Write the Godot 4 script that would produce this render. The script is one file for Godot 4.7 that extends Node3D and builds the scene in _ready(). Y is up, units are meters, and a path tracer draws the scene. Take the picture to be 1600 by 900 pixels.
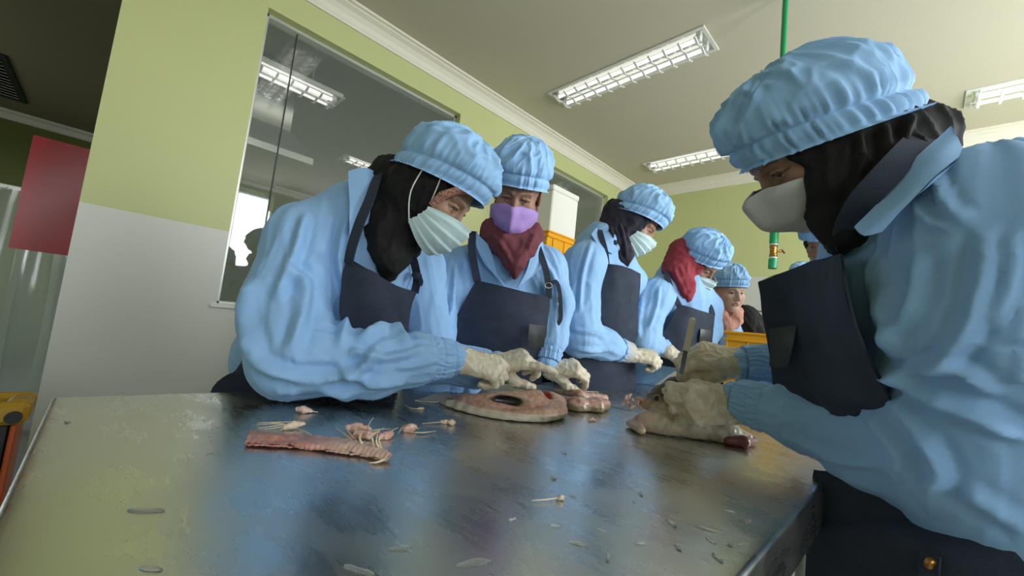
extends Node3D
# A fish-processing training room: workers in blue coats and caps round a steel table.

const TABLE := 0.87
var taken := {}
var M := {}


func _ready() -> void:
	set_camera_and_light()
	make_materials()
	build_room()
	build_lamps()
	build_side_room()
	build_table()
	build_people()
	build_fish()
	build_small_things()


# ---------------------------------------------------------------- naming
func numbered(called: String) -> String:
	if not taken.has(called):
		taken[called] = 0
		return called
	taken[called] += 1
	return "%s_%03d" % [called, taken[called]]


func thing(called: String, label: String, category: String, at := Vector3.ZERO, group := "") -> Node3D:
	var o := Node3D.new()
	o.name = numbered(called)
	add_child(o, true)
	o.position = at
	o.set_meta("label", label)
	o.set_meta("category", category)
	if group:
		o.set_meta("group", group)
	return o


func origin_of(n: Node) -> Vector3:
	var p := Vector3.ZERO
	while n is Node3D and n != self:
		p += (n as Node3D).position
		n = n.get_parent()
	return p


func part(called: String, g: Geo, m: Material, parent: Node = null) -> MeshInstance3D:
	var o := MeshInstance3D.new()
	o.mesh = g.commit(origin_of(parent) if parent else Vector3.ZERO)
	o.material_override = m
	if parent:
		o.name = called
		parent.add_child(o, true)
	else:
		o.name = numbered(called)
		add_child(o, true)
	return o


func tag(o: Node3D, label: String, category: String, group := "", kind := "") -> Node3D:
	if label: o.set_meta("label", label)
	if category: o.set_meta("category", category)
	if group: o.set_meta("group", group)
	if kind: o.set_meta("kind", kind)
	return o


func struct(called: String, g: Geo, m: Material, label := "", category := "") -> MeshInstance3D:
	var o := part(called, g, m)
	o.set_meta("kind", "structure")
	if label: o.set_meta("label", label)
	if category: o.set_meta("category", category)
	return o


# ---------------------------------------------------------------- geometry
class Geo:
	var v := PackedVector3Array()
	var c := PackedColorArray()
	var uv := PackedVector2Array()
	var ix := PackedInt32Array()

	func vert(p: Vector3, col := Color.WHITE, t := Vector2.ZERO) -> int:
		v.append(p)
		c.append(col)
		uv.append(t)
		return v.size() - 1

	func tri(a: int, b: int, d: int) -> void:
		ix.append(a)
		ix.append(b)
		ix.append(d)

	func quad(a: int, b: int, d: int, e: int) -> void:
		tri(a, b, d)
		tri(a, d, e)

	func flat(pts: Array, col := Color.WHITE) -> void:
		var first := v.size()
		for p in pts:
			vert(p, col)
		for i in range(1, pts.size() - 1):
			tri(first, first + i, first + i + 1)

	# rows of equal length; shared vertices, so smooth
	func grid(rows: Array, closed := false, flip := false, col := Color.WHITE) -> int:
		var first := v.size()
		var w: int = rows[0].size()
		for j in rows.size():
			for i in w:
				vert(rows[j][i], col, Vector2(float(i) / w, float(j) / rows.size()))
		for j in rows.size() - 1:
			for i in (w if closed else w - 1):
				var a := first + j * w + i
				var b := first + j * w + (i + 1) % w
				if flip:
					quad(a, a + w, b + w, b)
				else:
					quad(a, b, b + w, a + w)
		return first

	# a sheet with thickness: both faces and a rim
	func sheet(rows: Array, thick: float, col := Color.WHITE) -> void:
		var w: int = rows[0].size()
		var h := rows.size()
		var back := []
		for j in h:
			var r := []
			for i in w:
				var du: Vector3 = rows[j][mini(i + 1, w - 1)] - rows[j][maxi(i - 1, 0)]
				var dv: Vector3 = rows[mini(j + 1, h - 1)][i] - rows[maxi(j - 1, 0)][i]
				var n := du.cross(dv).normalized()
				r.append(rows[j][i] - n * thick)
			back.append(r)
		grid(rows, false, false, col)
		grid(back, false, true, col)
		var rim_a := []
		var rim_b := []
		for i in w:
			rim_a.append(rows[0][i]); rim_b.append(back[0][i])
		for j in range(1, h):
			rim_a.append(rows[j][w - 1]); rim_b.append(back[j][w - 1])
		for i in range(w - 2, -1, -1):
			rim_a.append(rows[h - 1][i]); rim_b.append(back[h - 1][i])
		for j in range(h - 2, 0, -1):
			rim_a.append(rows[j][0]); rim_b.append(back[j][0])
		grid([rim_b, rim_a], true, false, col)

	# box with chamfered edges
	func box(at: Vector3, size: Vector3, bevel := 0.0, turn := Basis(), col := Color.WHITE) -> void:
		var h := size * 0.5
		bevel = minf(bevel, minf(h.x, minf(h.y, h.z)) * 0.95)
		var ax := [Vector3.RIGHT, Vector3.UP, Vector3.BACK]
		for a in 3:
			var b := (a + 1) % 3
			var d := (a + 2) % 3
			for s in [-1.0, 1.0]:
				var pts := []
				for q in [[-1, -1], [1, -1], [1, 1], [-1, 1]]:
					var p := Vector3.ZERO
					p[a] = h[a] * s
					p[b] = (h[b] - bevel) * q[0]
					p[d] = (h[d] - bevel) * q[1]
					pts.append(at + turn * p)
				if s < 0:
					pts.reverse()
				flat(pts, col)
		if bevel <= 0:
			return
		for a in 3:
			var b := (a + 1) % 3
			var d := (a + 2) % 3
			for s in [-1.0, 1.0]:
				for t in [-1.0, 1.0]:
					var pts := []
					for q in [[-1, 0], [1, 0], [1, 1], [-1, 1]]:
						var p := Vector3.ZERO
						p[a] = (h[a] - bevel) * q[0]
						p[b] = (h[b] - (0.0 if q[1] == 0 else bevel)) * s
						p[d] = (h[d] - (bevel if q[1] == 0 else 0.0)) * t
						pts.append(at + turn * p)
					if s * t > 0:
						pts.reverse()
					flat(pts, col)
		for x in [-1.0, 1.0]:
			for y in [-1.0, 1.0]:
				for z in [-1.0, 1.0]:
					var sg := Vector3(x, y, z)
					var pts := []
					for a in 3:
						var p := (h - Vector3.ONE * bevel) * sg
						p[a] = h[a] * sg[a]
						pts.append(at + turn * p)
					if x * y * z < 0:
						pts.reverse()
					flat(pts, col)

	func box2(lo: Vector3, hi: Vector3, bevel := 0.0, col := Color.WHITE) -> void:
		box((lo + hi) * 0.5, (hi - lo).abs(), bevel, Basis(), col)

	# round tube along points
	func tube(pts: Array, radii: Variant, sides := 10, caps := true, col := Color.WHITE, squash := 1.0, up := Vector3.ZERO) -> void:
		var rows := []
		var side := Vector3.ZERO
		for i in pts.size():
			var t: Vector3 = (pts[mini(i + 1, pts.size() - 1)] - pts[maxi(i - 1, 0)]).normalized()
			if up != Vector3.ZERO:
				side = up.cross(t).normalized()
			elif side == Vector3.ZERO:
				side = t.cross(Vector3.UP if absf(t.y) < 0.9 else Vector3.RIGHT).normalized()
			else:
				side = (side - t * side.dot(t)).normalized()
			var o := t.cross(side)
			var r: float = radii if radii is float else radii[i]
			var row := []
			for k in sides:
				var a := TAU * k / sides
				row.append(pts[i] + (side * cos(a) + o * sin(a) * squash) * r)
			rows.append(row)
		grid(rows, true, false, col)
		if caps:
			for e in [0, pts.size() - 1]:
				var m := vert(pts[e], col)
				var first := v.size()
				for p in rows[e]:
					vert(p, col)
				for k in sides:
					if e == 0:
						tri(m, first + (k + 1) % sides, first + k)
					else:
						tri(m, first + k, first + (k + 1) % sides)

	# profile of (radius, height) turned round an axis
	func lathe(at: Vector3, profile: Array, sides := 20, turn := Basis(), col := Color.WHITE) -> void:
		var rows := []
		for q in profile:
			var row := []
			for k in sides:
				var a := TAU * k / sides
				row.append(at + turn * Vector3(q.x * cos(a), q.y, -q.x * sin(a)))
			rows.append(row)
		grid(rows, true, false, col)

	func normals(from := 0) -> PackedVector3Array:
		var n := PackedVector3Array()
		n.resize(v.size())
		for i in range(0, ix.size(), 3):
			var a := ix[i]
			var b := ix[i + 1]
			var d := ix[i + 2]
			var f := (v[b] - v[a]).cross(v[d] - v[a])
			n[a] += f
			n[b] += f
			n[d] += f
		for i in n.size():
			n[i] = n[i].normalized() if n[i].length_squared() > 1e-24 else Vector3.UP
		return n

	# smooths vertices from «first» on
	func relax(first: int, times := 1, share := 0.5) -> void:
		for k in times:
			var s := PackedVector3Array()
			var w := PackedInt32Array()
			s.resize(v.size())
			w.resize(v.size())
			for i in range(0, ix.size(), 3):
				var a := ix[i]
				if a < first:
					continue
				var b := ix[i + 1]
				var d := ix[i + 2]
				s[a] += v[b] + v[d]
				s[b] += v[a] + v[d]
				s[d] += v[a] + v[b]
				w[a] += 2
				w[b] += 2
				w[d] += 2
			for i in range(first, v.size()):
				if w[i] > 0:
					v[i] = v[i].lerp(s[i] / w[i], share)

	func displace(first: int, f: Callable) -> void:
		var n := normals()
		for i in range(first, v.size()):
			v[i] += n[i] * float(f.call(v[i], n[i]))

	func paint(first: int, f: Callable) -> void:
		var n := normals()
		for i in range(first, v.size()):
			c[i] = f.call(v[i], n[i])

	func place(first: int, t: Transform3D) -> void:
		for i in range(first, v.size()):
			v[i] = t * v[i]

	func commit(minus := Vector3.ZERO) -> ArrayMesh:
		var n := normals()
		var out := v.duplicate()
		if minus != Vector3.ZERO:
			for i in out.size():
				out[i] -= minus
		var idx := ix.duplicate()
		for i in range(0, idx.size(), 3):
			var t := idx[i + 1]
			idx[i + 1] = idx[i + 2]
			idx[i + 2] = t
		var a := []
		a.resize(Mesh.ARRAY_MAX)
		a[Mesh.ARRAY_VERTEX] = out
		a[Mesh.ARRAY_NORMAL] = n
		a[Mesh.ARRAY_TEX_UV] = uv
		a[Mesh.ARRAY_COLOR] = c
		a[Mesh.ARRAY_INDEX] = idx
		var m := ArrayMesh.new()
		m.add_surface_from_arrays(Mesh.PRIMITIVE_TRIANGLES, a)
		return m


# a field of tapered capsules and ellipsoids, joined smoothly and meshed as surface nets
class Sdf:
	var ty := PackedByteArray()
	var A := PackedVector3Array()
	var BA := PackedVector3Array()
	var R0 := PackedFloat32Array()
	var DR := PackedFloat32Array()
	var IL := PackedFloat32Array()
	var K := PackedFloat32Array()
	var INV: Array[Transform3D] = []
	var RAD := PackedVector3Array()
	var lo := Vector3.INF
	var hi := -Vector3.INF

	func _add(t: int, a: Vector3, ba: Vector3, r0: float, dr: float, il: float, k: float, inv: Transform3D, rad: Vector3) -> void:
		ty.append(t); A.append(a); BA.append(ba); R0.append(r0); DR.append(dr); IL.append(il); K.append(k); INV.append(inv); RAD.append(rad)

	func _grow(p: Vector3, r: float) -> void:
		lo = lo.min(p - Vector3.ONE * r)
		hi = hi.max(p + Vector3.ONE * r)

	func cap(a: Vector3, b: Vector3, ra: float, rb: float, k := 0.02) -> void:
		var ba := b - a
		_add(0, a, ba, ra, rb - ra, 1.0 / maxf(ba.length_squared(), 1e-9), k, Transform3D(), Vector3.ZERO)
		_grow(a, ra)
		_grow(b, rb)

	func chain(pts: Array, radii: Array, k := 0.02) -> void:
		for i in pts.size() - 1:
			cap(pts[i], pts[i + 1], radii[i], radii[i + 1], k)

	func ell(p: Vector3, r: Vector3, turn := Basis(), k := 0.02) -> void:
		_add(1, p, Vector3.ZERO, 0, 0, 0, k, Transform3D(turn, p).inverse(), r)
		_grow(p, maxf(r.x, maxf(r.y, r.z)))

	func cut(p: Vector3, r: Vector3, turn := Basis(), k := 0.01) -> void:
		_add(2, p, Vector3.ZERO, 0, 0, 0, k, Transform3D(turn, p).inverse(), r)

	# keeps what lies on the far side of a plane
	func halve(p: Vector3, n: Vector3, k := 0.005) -> void:
		_add(3, p, n.normalized(), 0, 0, 0, k, Transform3D(), Vector3.ZERO)

	func one(i: int, p: Vector3) -> float:
		match ty[i]:
			0:
				var ap := p - A[i]
				var h := clampf(ap.dot(BA[i]) * IL[i], 0.0, 1.0)
				return (ap - BA[i] * h).length() - R0[i] - DR[i] * h
			3:
				return (p - A[i]).dot(BA[i])
		var q := INV[i] * p
		var r := RAD[i]
		var s := q / r
		var k0 := s.length()
		if k0 < 1e-4:
			return -minf(r.x, minf(r.y, r.z))
		return k0 * (k0 - 1.0) / (s / r).length()

	func at(p: Vector3, list: PackedInt32Array) -> float:
		var d := 1e6
		for i in list:
			var e := one(i, p)
			var k := K[i]
			if ty[i] < 2:
				var h := maxf(k - absf(d - e), 0.0) / k
				d = minf(d, e) - h * h * k * 0.25
			else:
				if ty[i] == 2:
					e = -e
				var h := maxf(k - absf(d - e), 0.0) / k
				d = maxf(d, e) + h * h * k * 0.25
		return d

	func all() -> PackedInt32Array:
		return PackedInt32Array(range(ty.size()))

	func near(p: Vector3, list: PackedInt32Array, reach: float) -> PackedInt32Array:
		var ds := PackedFloat32Array()
		var least := 1e9
		for i in list:
			var e := one(i, p)
			ds.append(e)
			if ty[i] < 2:
				least = minf(least, e)
		var out := PackedInt32Array()
		for j in list.size():
			var i := list[j]
			if (ty[i] < 2 and ds[j] < least + reach + K[i]) or (ty[i] == 2 and ds[j] < reach + K[i]) or (ty[i] == 3 and ds[j] > -reach - K[i]):
				out.append(i)
		return out

	func mesh(g: Geo, cell: float, col := Color.WHITE) -> int:
		var first := g.v.size()
		var base := lo - Vector3.ONE * cell * 2.5
		var sup := Vector3i(((hi + Vector3.ONE * cell * 2.5 - base) / (cell * 16)).ceil())
		var nx := sup.x * 16
		var ny := sup.y * 16
		var nz := sup.z * 16
		var nxy := nx * ny
		var val := PackedFloat32Array()
		val.resize(nxy * nz)
		val.fill(1.0)
		var id := PackedInt32Array()
		id.resize(nxy * nz)
		id.fill(-1)
		var every := all()
		var active := PackedInt32Array()
		var half16 := cell * 16 * 0.87
		var half4 := cell * 4 * 0.87
		for sz in sup.z:
			for sy in sup.y:
				for sx in sup.x:
					var cs := base + Vector3(sx * 16 + 7.5, sy * 16 + 7.5, sz * 16 + 7.5) * cell
					var ls := near(cs, every, half16 * 2.6)
					var ds := at(cs, ls) if ls.size() else 1.0
					if absf(ds) > half16 * 1.5 + cell * 2:
						if ds < 0:
							for z in 16:
								for y in 16:
									var o := (sz * 16 + z) * nxy + (sy * 16 + y) * nx + sx * 16
									for x in 16:
										val[o + x] = -1.0
						continue
					for bz in 4:
						for by in 4:
							for bx in 4:
								var ox := sx * 16 + bx * 4
								var oy := sy * 16 + by * 4
								var oz := sz * 16 + bz * 4
								var cb := base + Vector3(ox + 1.5, oy + 1.5, oz + 1.5) * cell
								var d := at(cb, ls)
								if absf(d) > half4 * 1.35 + cell:
									if d < 0:
										for z in 4:
											for y in 4:
												var o := (oz + z) * nxy + (oy + y) * nx + ox
												for x in 4:
													val[o + x] = -1.0
									continue
								var lb := near(cb, ls, half4 * 2.6)
								active.append(oz * nxy + oy * nx + ox)
								for z in 4:
									for y in 4:
										var o := (oz + z) * nxy + (oy + y) * nx + ox
										for x in 4:
											val[o + x] = at(base + Vector3(ox + x, oy + y, oz + z) * cell, lb)
		var made := PackedInt32Array()
		var off := [0, 1, nx, nx + 1, nxy, nxy + 1, nxy + nx, nxy + nx + 1]
		var ea := [0, 2, 4, 6, 0, 1, 4, 5, 0, 1, 2, 3]
		var eb := [1, 3, 5, 7, 2, 3, 6, 7, 4, 5, 6, 7]
		var f := PackedFloat32Array()
		f.resize(8)
		var limit := nxy * nz - nxy - nx - 2
		for o in active:
			for z in 4:
				for y in 4:
					for x in 4:
						var q := o + z * nxy + y * nx + x
						if q >= limit:
							continue
						var neg := 0
						for k in 8:
							f[k] = val[q + off[k]]
							if f[k] < 0:
								neg += 1
						if neg == 0 or neg == 8:
							continue
						var s := Vector3.ZERO
						var cnt := 0
						for e in 12:
							var a: int = ea[e]
							var b: int = eb[e]
							if (f[a] < 0) == (f[b] < 0):
								continue
							var t := f[a] / (f[a] - f[b])
							var pa := Vector3(a & 1, (a >> 1) & 1, a >> 2)
							var pb := Vector3(b & 1, (b >> 1) & 1, b >> 2)
							s += pa.lerp(pb, t)
							cnt += 1
						var gx := q % nx
						var gy := (q / nx) % ny
						var gz := q / nxy
						id[q] = g.vert(base + (Vector3(gx, gy, gz) + s / cnt) * cell, col)
						made.append(q)
		for q in made:
			var n0 := val[q] < 0
			if n0 != (val[q + 1] < 0):
				_face(g, n0, id[q], id[q - nx], id[q - nx - nxy], id[q - nxy])
			if n0 != (val[q + nx] < 0):
				_face(g, n0, id[q], id[q - nxy], id[q - 1 - nxy], id[q - 1])
			if n0 != (val[q + nxy] < 0):
				_face(g, n0, id[q], id[q - 1], id[q - 1 - nx], id[q - nx])
		return first

	func _face(g: Geo, inside: bool, a: int, b: int, d: int, e: int) -> void:
		if a < 0 or b < 0 or d < 0 or e < 0:
			return
		if inside:
			g.quad(a, b, d, e)
		else:
			g.quad(e, d, b, a)


# ---------------------------------------------------------------- curves
func spline(pts: Array, per: int) -> Array:
	var out := []
	var n := pts.size()
	for i in n - 1:
		var p0: Variant = pts[maxi(i - 1, 0)]
		var p1: Variant = pts[i]
		var p2: Variant = pts[i + 1]
		var p3: Variant = pts[mini(i + 2, n - 1)]
		for k in per:
			out.append(p1.cubic_interpolate(p2, p0, p3, float(k) / per))
	out.append(pts[n - 1])
	return out


# a smooth grid through rows of control points
func surface(rows: Array, per_u: int, per_v: int) -> Array:
	var fine := []
	for r in rows:
		fine.append(spline(r, per_u))
	var out := []
	var cols := []
	for i in fine[0].size():
		var col := []
		for r in fine:
			col.append(r[i])
		cols.append(spline(col, per_v))
	for j in cols[0].size():
		var row := []
		for i in cols.size():
			row.append(cols[i][j])
		out.append(row)
	return out


func frame(forward: Vector3, up: Vector3) -> Basis:
	var z := forward.normalized()
	var x := up.cross(z).normalized()
	return Basis(x, z.cross(x), z)


func ribbon(g: Geo, pts: Array, width: float, thick: float, face: Vector3, per := 6) -> void:
	var line := spline(pts, per)
	var rows := []
	for i in line.size():
		var t: Vector3 = (line[mini(i + 1, line.size() - 1)] - line[maxi(i - 1, 0)]).normalized()
		var s := face.cross(t).normalized() * width * 0.5
		rows.append([line[i] - s, line[i] - s * 0.33, line[i] + s * 0.33, line[i] + s])
	g.sheet(rows, thick)


# ---------------------------------------------------------------- camera, light, materials
func set_camera_and_light() -> void:
	var cam := Camera3D.new()
	cam.name = "camera"
	cam.fov = 70.56
	cam.near = 0.02
	cam.far = 60.0
	cam.position = Vector3(0, 1.1, 0)
	cam.rotation_order = EULER_ORDER_YXZ
	cam.rotation = Vector3(deg_to_rad(5.35), deg_to_rad(45.5), deg_to_rad(6.2))
	add_child(cam)
	cam.current = true
	var e := Environment.new()
	e.background_mode = Environment.BG_SKY
	var sm := ProceduralSkyMaterial.new()
	sm.sky_top_color = Color(0.75, 0.82, 0.92)
	sm.sky_horizon_color = Color(0.95, 0.96, 0.97)
	sm.ground_horizon_color = Color(0.7, 0.7, 0.68)
	sm.ground_bottom_color = Color(0.4, 0.4, 0.38)
	sm.sky_energy_multiplier = 2.2
	sm.ground_energy_multiplier = 1.2
	sm.sun_angle_max = 1.0
	var sky := Sky.new()
	sky.sky_material = sm
	e.sky = sky
	e.tonemap_mode = Environment.TONE_MAPPER_LINEAR
	e.tonemap_exposure = 0.72
	e.sdfgi_enabled = true
	e.ssao_enabled = true
	e.ssil_enabled = true
	var w := WorldEnvironment.new()
	w.name = "surroundings"
	w.environment = e
	add_child(w)
	# daylight entering through the window openings
	daylight("daylight_side_near", Vector3(2.17, 1.85, 0.75), Vector3(-1, 0.08, 0), Vector2(1.5, 1.85), 0.9)
	daylight("daylight_side_middle", Vector3(2.17, 2.1, -1.42), Vector3(-1, 0.2, 0), Vector2(0.58, 1.3), 6.5)
	daylight("daylight_side_far", Vector3(2.17, 1.85, -3.2), Vector3(-1, 0.15, 0), Vector2(1.5, 1.85), 6.0)
	daylight("daylight_dim_room", Vector3(-5.4, 1.8, 2.57), Vector3(0, 0.1, -1), Vector2(1.9, 1.5), 0.45)


func daylight(called: String, at: Vector3, towards: Vector3, size: Vector2, energy: float) -> void:
	var l := AreaLight3D.new()
	l.name = called
	l.area_size = size
	l.area_normalize_energy = false
	l.light_energy = energy
	l.light_color = Color(0.96, 0.98, 0.985)
	l.area_range = 20.0
	l.shadow_enabled = true
	add_child(l)
	l.look_at_from_position(at, at + towards, Vector3.UP)


func mat(called: String, col: Color, rough := 0.8, metal := 0.0, vertex := false) -> StandardMaterial3D:
	var m := StandardMaterial3D.new()
	m.resource_name = called
	m.albedo_color = col
	m.roughness = rough
	m.metallic = metal
	m.vertex_color_use_as_albedo = vertex
	M[called] = m
	return m


func noise_texture(size: int, freq: float, lo: float, hi: float, oct := 4, seed_ := 1, kind := FastNoiseLite.TYPE_SIMPLEX_SMOOTH) -> NoiseTexture2D:
	var n := FastNoiseLite.new()
	n.noise_type = kind
	n.frequency = freq
	n.fractal_octaves = oct
	n.seed = seed_
	var t := NoiseTexture2D.new()
	t.width = size
	t.height = size
	t.seamless = true
	t.noise = n
	var r := Gradient.new()
	r.set_color(0, Color(lo, lo, lo))
	r.set_color(1, Color(hi, hi, hi))
	t.color_ramp = r
	return t


# a woven height map: threads over and under
func weave_texture(size: int, twill: bool) -> ImageTexture:
	var im := Image.create(size, size, false, Image.FORMAT_RGB8)
	for y in size:
		for x in size:
			var k := ((x / 4 + (y / 4 if twill else 0)) % 4) if twill else ((x / 4 + y / 4) % 2) * 2
			var g := 0.5 + 0.12 * (k - 1.5) + 0.1 * sin(x * TAU / 4.0) * 0.5
			im.set_pixel(x, y, Color(g, g, g))
	return ImageTexture.create_from_image(im)


func weave(m: StandardMaterial3D, tex: Texture2D, scale: float, depth: float) -> void:
	m.uv1_triplanar = true
	m.uv1_scale = Vector3.ONE * scale
	m.heightmap_enabled = true
	m.heightmap_scale = depth
	m.heightmap_texture = tex


func make_materials() -> void:
	var grain := noise_texture(512, 0.02, 0.35, 0.65, 5, 3)
	var mm: StandardMaterial3D
	for q in [["green_paint", Color(0.75, 0.768, 0.55), 0.5], ["grey_paint", Color(0.8, 0.8, 0.775), 0.38], ["ceiling_paint", Color(0.77, 0.745, 0.665), 0.85], ["cornice_paint", Color(0.88, 0.86, 0.8), 0.6]]:
		mm = mat(q[0], q[1], q[2])
		weave(mm, grain, 2.2, 0.06)
	mat("dark_room_paint", Color(0.42, 0.45, 0.2), 0.6)
	mat("dark_room_ceiling", Color(0.52, 0.5, 0.38), 0.8)
	mm = mat("floor_tile", Color(0.66, 0.66, 0.64), 0.3)
	mat("white_plastic", Color(0.86, 0.86, 0.84), 0.4)
	mat("white_metal", Color(0.85, 0.85, 0.82), 0.35)
	mat("reflector", Color(0.86, 0.87, 0.86), 0.22, 0.85)
	mat("louver", Color(0.93, 0.94, 0.94), 0.3, 0.3)
	mm = mat("tube_glow", Color(1, 1, 1), 0.5)
	mm.emission_enabled = true
	mm.emission = Color(1.0, 0.98, 0.94)
	mm.emission_energy_multiplier = 1.3
	mm = mat("glass", Color(0.9, 0.95, 0.92, 0.06), 0.02)
	mm.transparency = BaseMaterial3D.TRANSPARENCY_ALPHA
	mm.metallic_specular = 0.5
	mat("aluminium", Color(0.82, 0.83, 0.8), 0.35, 0.6)
	mat("vent_dark", Color(0.16, 0.17, 0.15), 0.6)
	mat("red_gloss", Color(0.66, 0.05, 0.09), 0.32)
	mm = mat("strip_plastic", Color(0.9, 0.95, 0.92, 0.3), 0.12)
	mm.transparency = BaseMaterial3D.TRANSPARENCY_ALPHA
	mm = mat("brushed_steel", Color(0.72, 0.73, 0.72), 0.3, 1.0)
	mm = mat("table_steel", Color(0.8, 0.8, 0.775), 1.0, 1.0)
	mm.uv1_triplanar = true
	mm.uv1_world_triplanar = true
	mm.uv1_scale = Vector3(1.3, 1.3, 1.3)
	mm.roughness_texture = smear_texture(1024)
	mm.heightmap_enabled = true
	mm.heightmap_texture = film_texture(1024)
	mm.heightmap_scale = 0.09
	mat("hood_steel", Color(0.7, 0.72, 0.7), 0.22, 0.9)
	mat("yellow_plastic", Color(0.93, 0.66, 0.06), 0.4)
	mat("mustard_plastic", Color(0.62, 0.48, 0.07), 0.45)
	mat("orange_plastic", Color(0.62, 0.26, 0.08), 0.45)
	mat("black_plastic", Color(0.02, 0.02, 0.02), 0.5)
	mm = mat("pipe_green", Color(0.1, 0.6, 0.36), 0.35)
	mat("brass", Color(0.66, 0.48, 0.24), 0.3, 0.9)
	mat("red_handle", Color(0.62, 0.2, 0.16), 0.4)
	mat("polystyrene", Color(0.9, 0.9, 0.87), 0.8)
	# cloth and skin
	var plain := weave_texture(64, false)
	var twill := weave_texture(64, true)
	for q in [["coat_cloth", Color(0.55, 0.71, 0.885)], ["cap_cloth", Color(0.56, 0.725, 0.89)]]:
		mm = mat(q[0], q[1], 0.75)
		weave(mm, plain, 55.0, 0.01)
		mm.rim_enabled = true
		mm.rim = 0.25
		mm.rim_tint = 0.6
	mm = mat("apron_denim", Color(1, 1, 1), 0.85)
	mm.albedo_texture = denim_texture(512)
	weave(mm, twill, 1.8, 0.0)
	mm.heightmap_enabled = false
	for q in [["black_cloth", Color(0.028, 0.027, 0.03)], ["maroon_cloth", Color(0.4, 0.19, 0.22)], ["navy_cloth", Color(0.13, 0.125, 0.18)], ["rose_cloth", Color(0.55, 0.18, 0.23)], ["peach_cloth", Color(0.76, 0.56, 0.5)], ["grey_cloth", Color(0.5, 0.47, 0.43)], ["lilac_scarf", Color(0.68, 0.55, 0.5)]]:
		mm = mat(q[0], q[1], 0.85)
		weave(mm, plain, 55.0, 0.008)
	mm = mat("patterned_cloth", Color(1, 1, 1), 0.85)
	mm.albedo_texture = lace_texture(256)
	mm.uv1_triplanar = true
	mm.uv1_scale = Vector3.ONE * 14.0
	mat("pocket_vinyl", Color(0.2, 0.21, 0.21), 0.35)
	mm = mat("skin", Color(1, 1, 1), 0.5, 0.0, true)
	mm.subsurf_scatter_enabled = true
	mm.subsurf_scatter_strength = 0.08
	mm = mat("latex", Color(1, 1, 1), 0.42, 0.0, true)
	for q in [["mask_blue", Color(0.74, 0.83, 0.85)], ["mask_lilac", Color(0.63, 0.51, 0.76)], ["mask_grey", Color(0.72, 0.72, 0.72)]]:
		mm = mat(q[0], q[1], 0.8)
		weave(mm, plain, 70.0, 0.01)
		mm.backlight_enabled = true
		mm.backlight = Color(0.15, 0.15, 0.15)
	mat("loop_white", Color(0.88, 0.88, 0.87), 0.7)
	mat("trouser_cloth", Color(0.06, 0.06, 0.07), 0.9)
	mat("boot_rubber", Color(0.8, 0.8, 0.78), 0.5)
	mat("steel_tool", Color(0.7, 0.7, 0.66), 0.25, 0.9)
	mat("bone_handle", Color(0.75, 0.71, 0.6), 0.4)
	# fish
	mm = mat("fish_flesh", Color(1, 1, 1), 0.28, 0.0, true)
	mm.subsurf_scatter_enabled = true
	mm.subsurf_scatter_strength = 0.1
	mm = mat("bone_white", Color(0.88, 0.8, 0.68), 0.4)
	mm = mat("water", Color(1, 1, 1, 0.05), 0.02)
	mm.refraction_enabled = true
	mm.refraction_scale = 0.033


# dull and shiny smears of a wiped wet steel top
func smear_texture(size: int) -> ImageTexture:
	var n := FastNoiseLite.new()
	n.seed = 5
	n.frequency = 0.006
	n.fractal_octaves = 5
	n.domain_warp_enabled = true
	n.domain_warp_amplitude = 40
	var fine := FastNoiseLite.new()
	fine.seed = 8
	fine.frequency = 0.03
	var im := Image.create(size, size, false, Image.FORMAT_RGB8)
	for y in size:
		for x in size:
			var ex := minf(x, size - x) / 60.0
			var g := 0.29 + 0.10 * n.get_noise_2d(x * 0.7, y * 1.4) + 0.045 * fine.get_noise_2d(x * 0.4, y * 2.0)
			g = lerpf(0.31, g, clampf(ex, 0, 1) * clampf(minf(y, size - y) / 60.0, 0, 1))
			g = clampf(g, 0.18, 0.5)
			im.set_pixel(x, y, Color(g, g, g))
	return ImageTexture.create_from_image(im)


# thin water film: flat with soft curling edges
func film_texture(size: int) -> ImageTexture:
	var n := FastNoiseLite.new()
	n.seed = 21
	n.frequency = 0.004
	n.fractal_octaves = 4
	n.domain_warp_enabled = true
	n.domain_warp_amplitude = 60
	n.domain_warp_frequency = 0.01
	var dent := FastNoiseLite.new()
	dent.seed = 4
	dent.frequency = 0.007
	dent.fractal_octaves = 2
	var im := Image.create(size, size, false, Image.FORMAT_RGBF)
	for y in size:
		for x in size:
			var e := clampf(minf(minf(x, size - x), minf(y, size - y)) / 60.0, 0, 1)
			var f := smoothstep(0.11, 0.23, n.get_noise_2d(x * 0.8, y * 1.6)) * 0.12
			var g := 0.4 + e * (f + 0.28 * dent.get_noise_2d(x, y))
			im.set_pixel(x, y, Color(g, g, g))
	return ImageTexture.create_from_image(im)


func denim_texture(size: int) -> ImageTexture:
	var n := FastNoiseLite.new()
	n.seed = 2
	n.frequency = 0.012
	n.fractal_octaves = 4
	var r := RandomNumberGenerator.new()
	r.seed = 77
	var im := Image.create(size, size, false, Image.FORMAT_RGB8)
	for y in size:
		for x in size:
			var k := clampf(0.5 + 0.35 * n.get_noise_2d(x, y) + r.randf_range(-0.2, 0.2), 0, 1)
			im.set_pixel(x, y, Color(0.095, 0.12, 0.175).lerp(Color(0.22, 0.26, 0.345), k))
	return ImageTexture.create_from_image(im)


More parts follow.
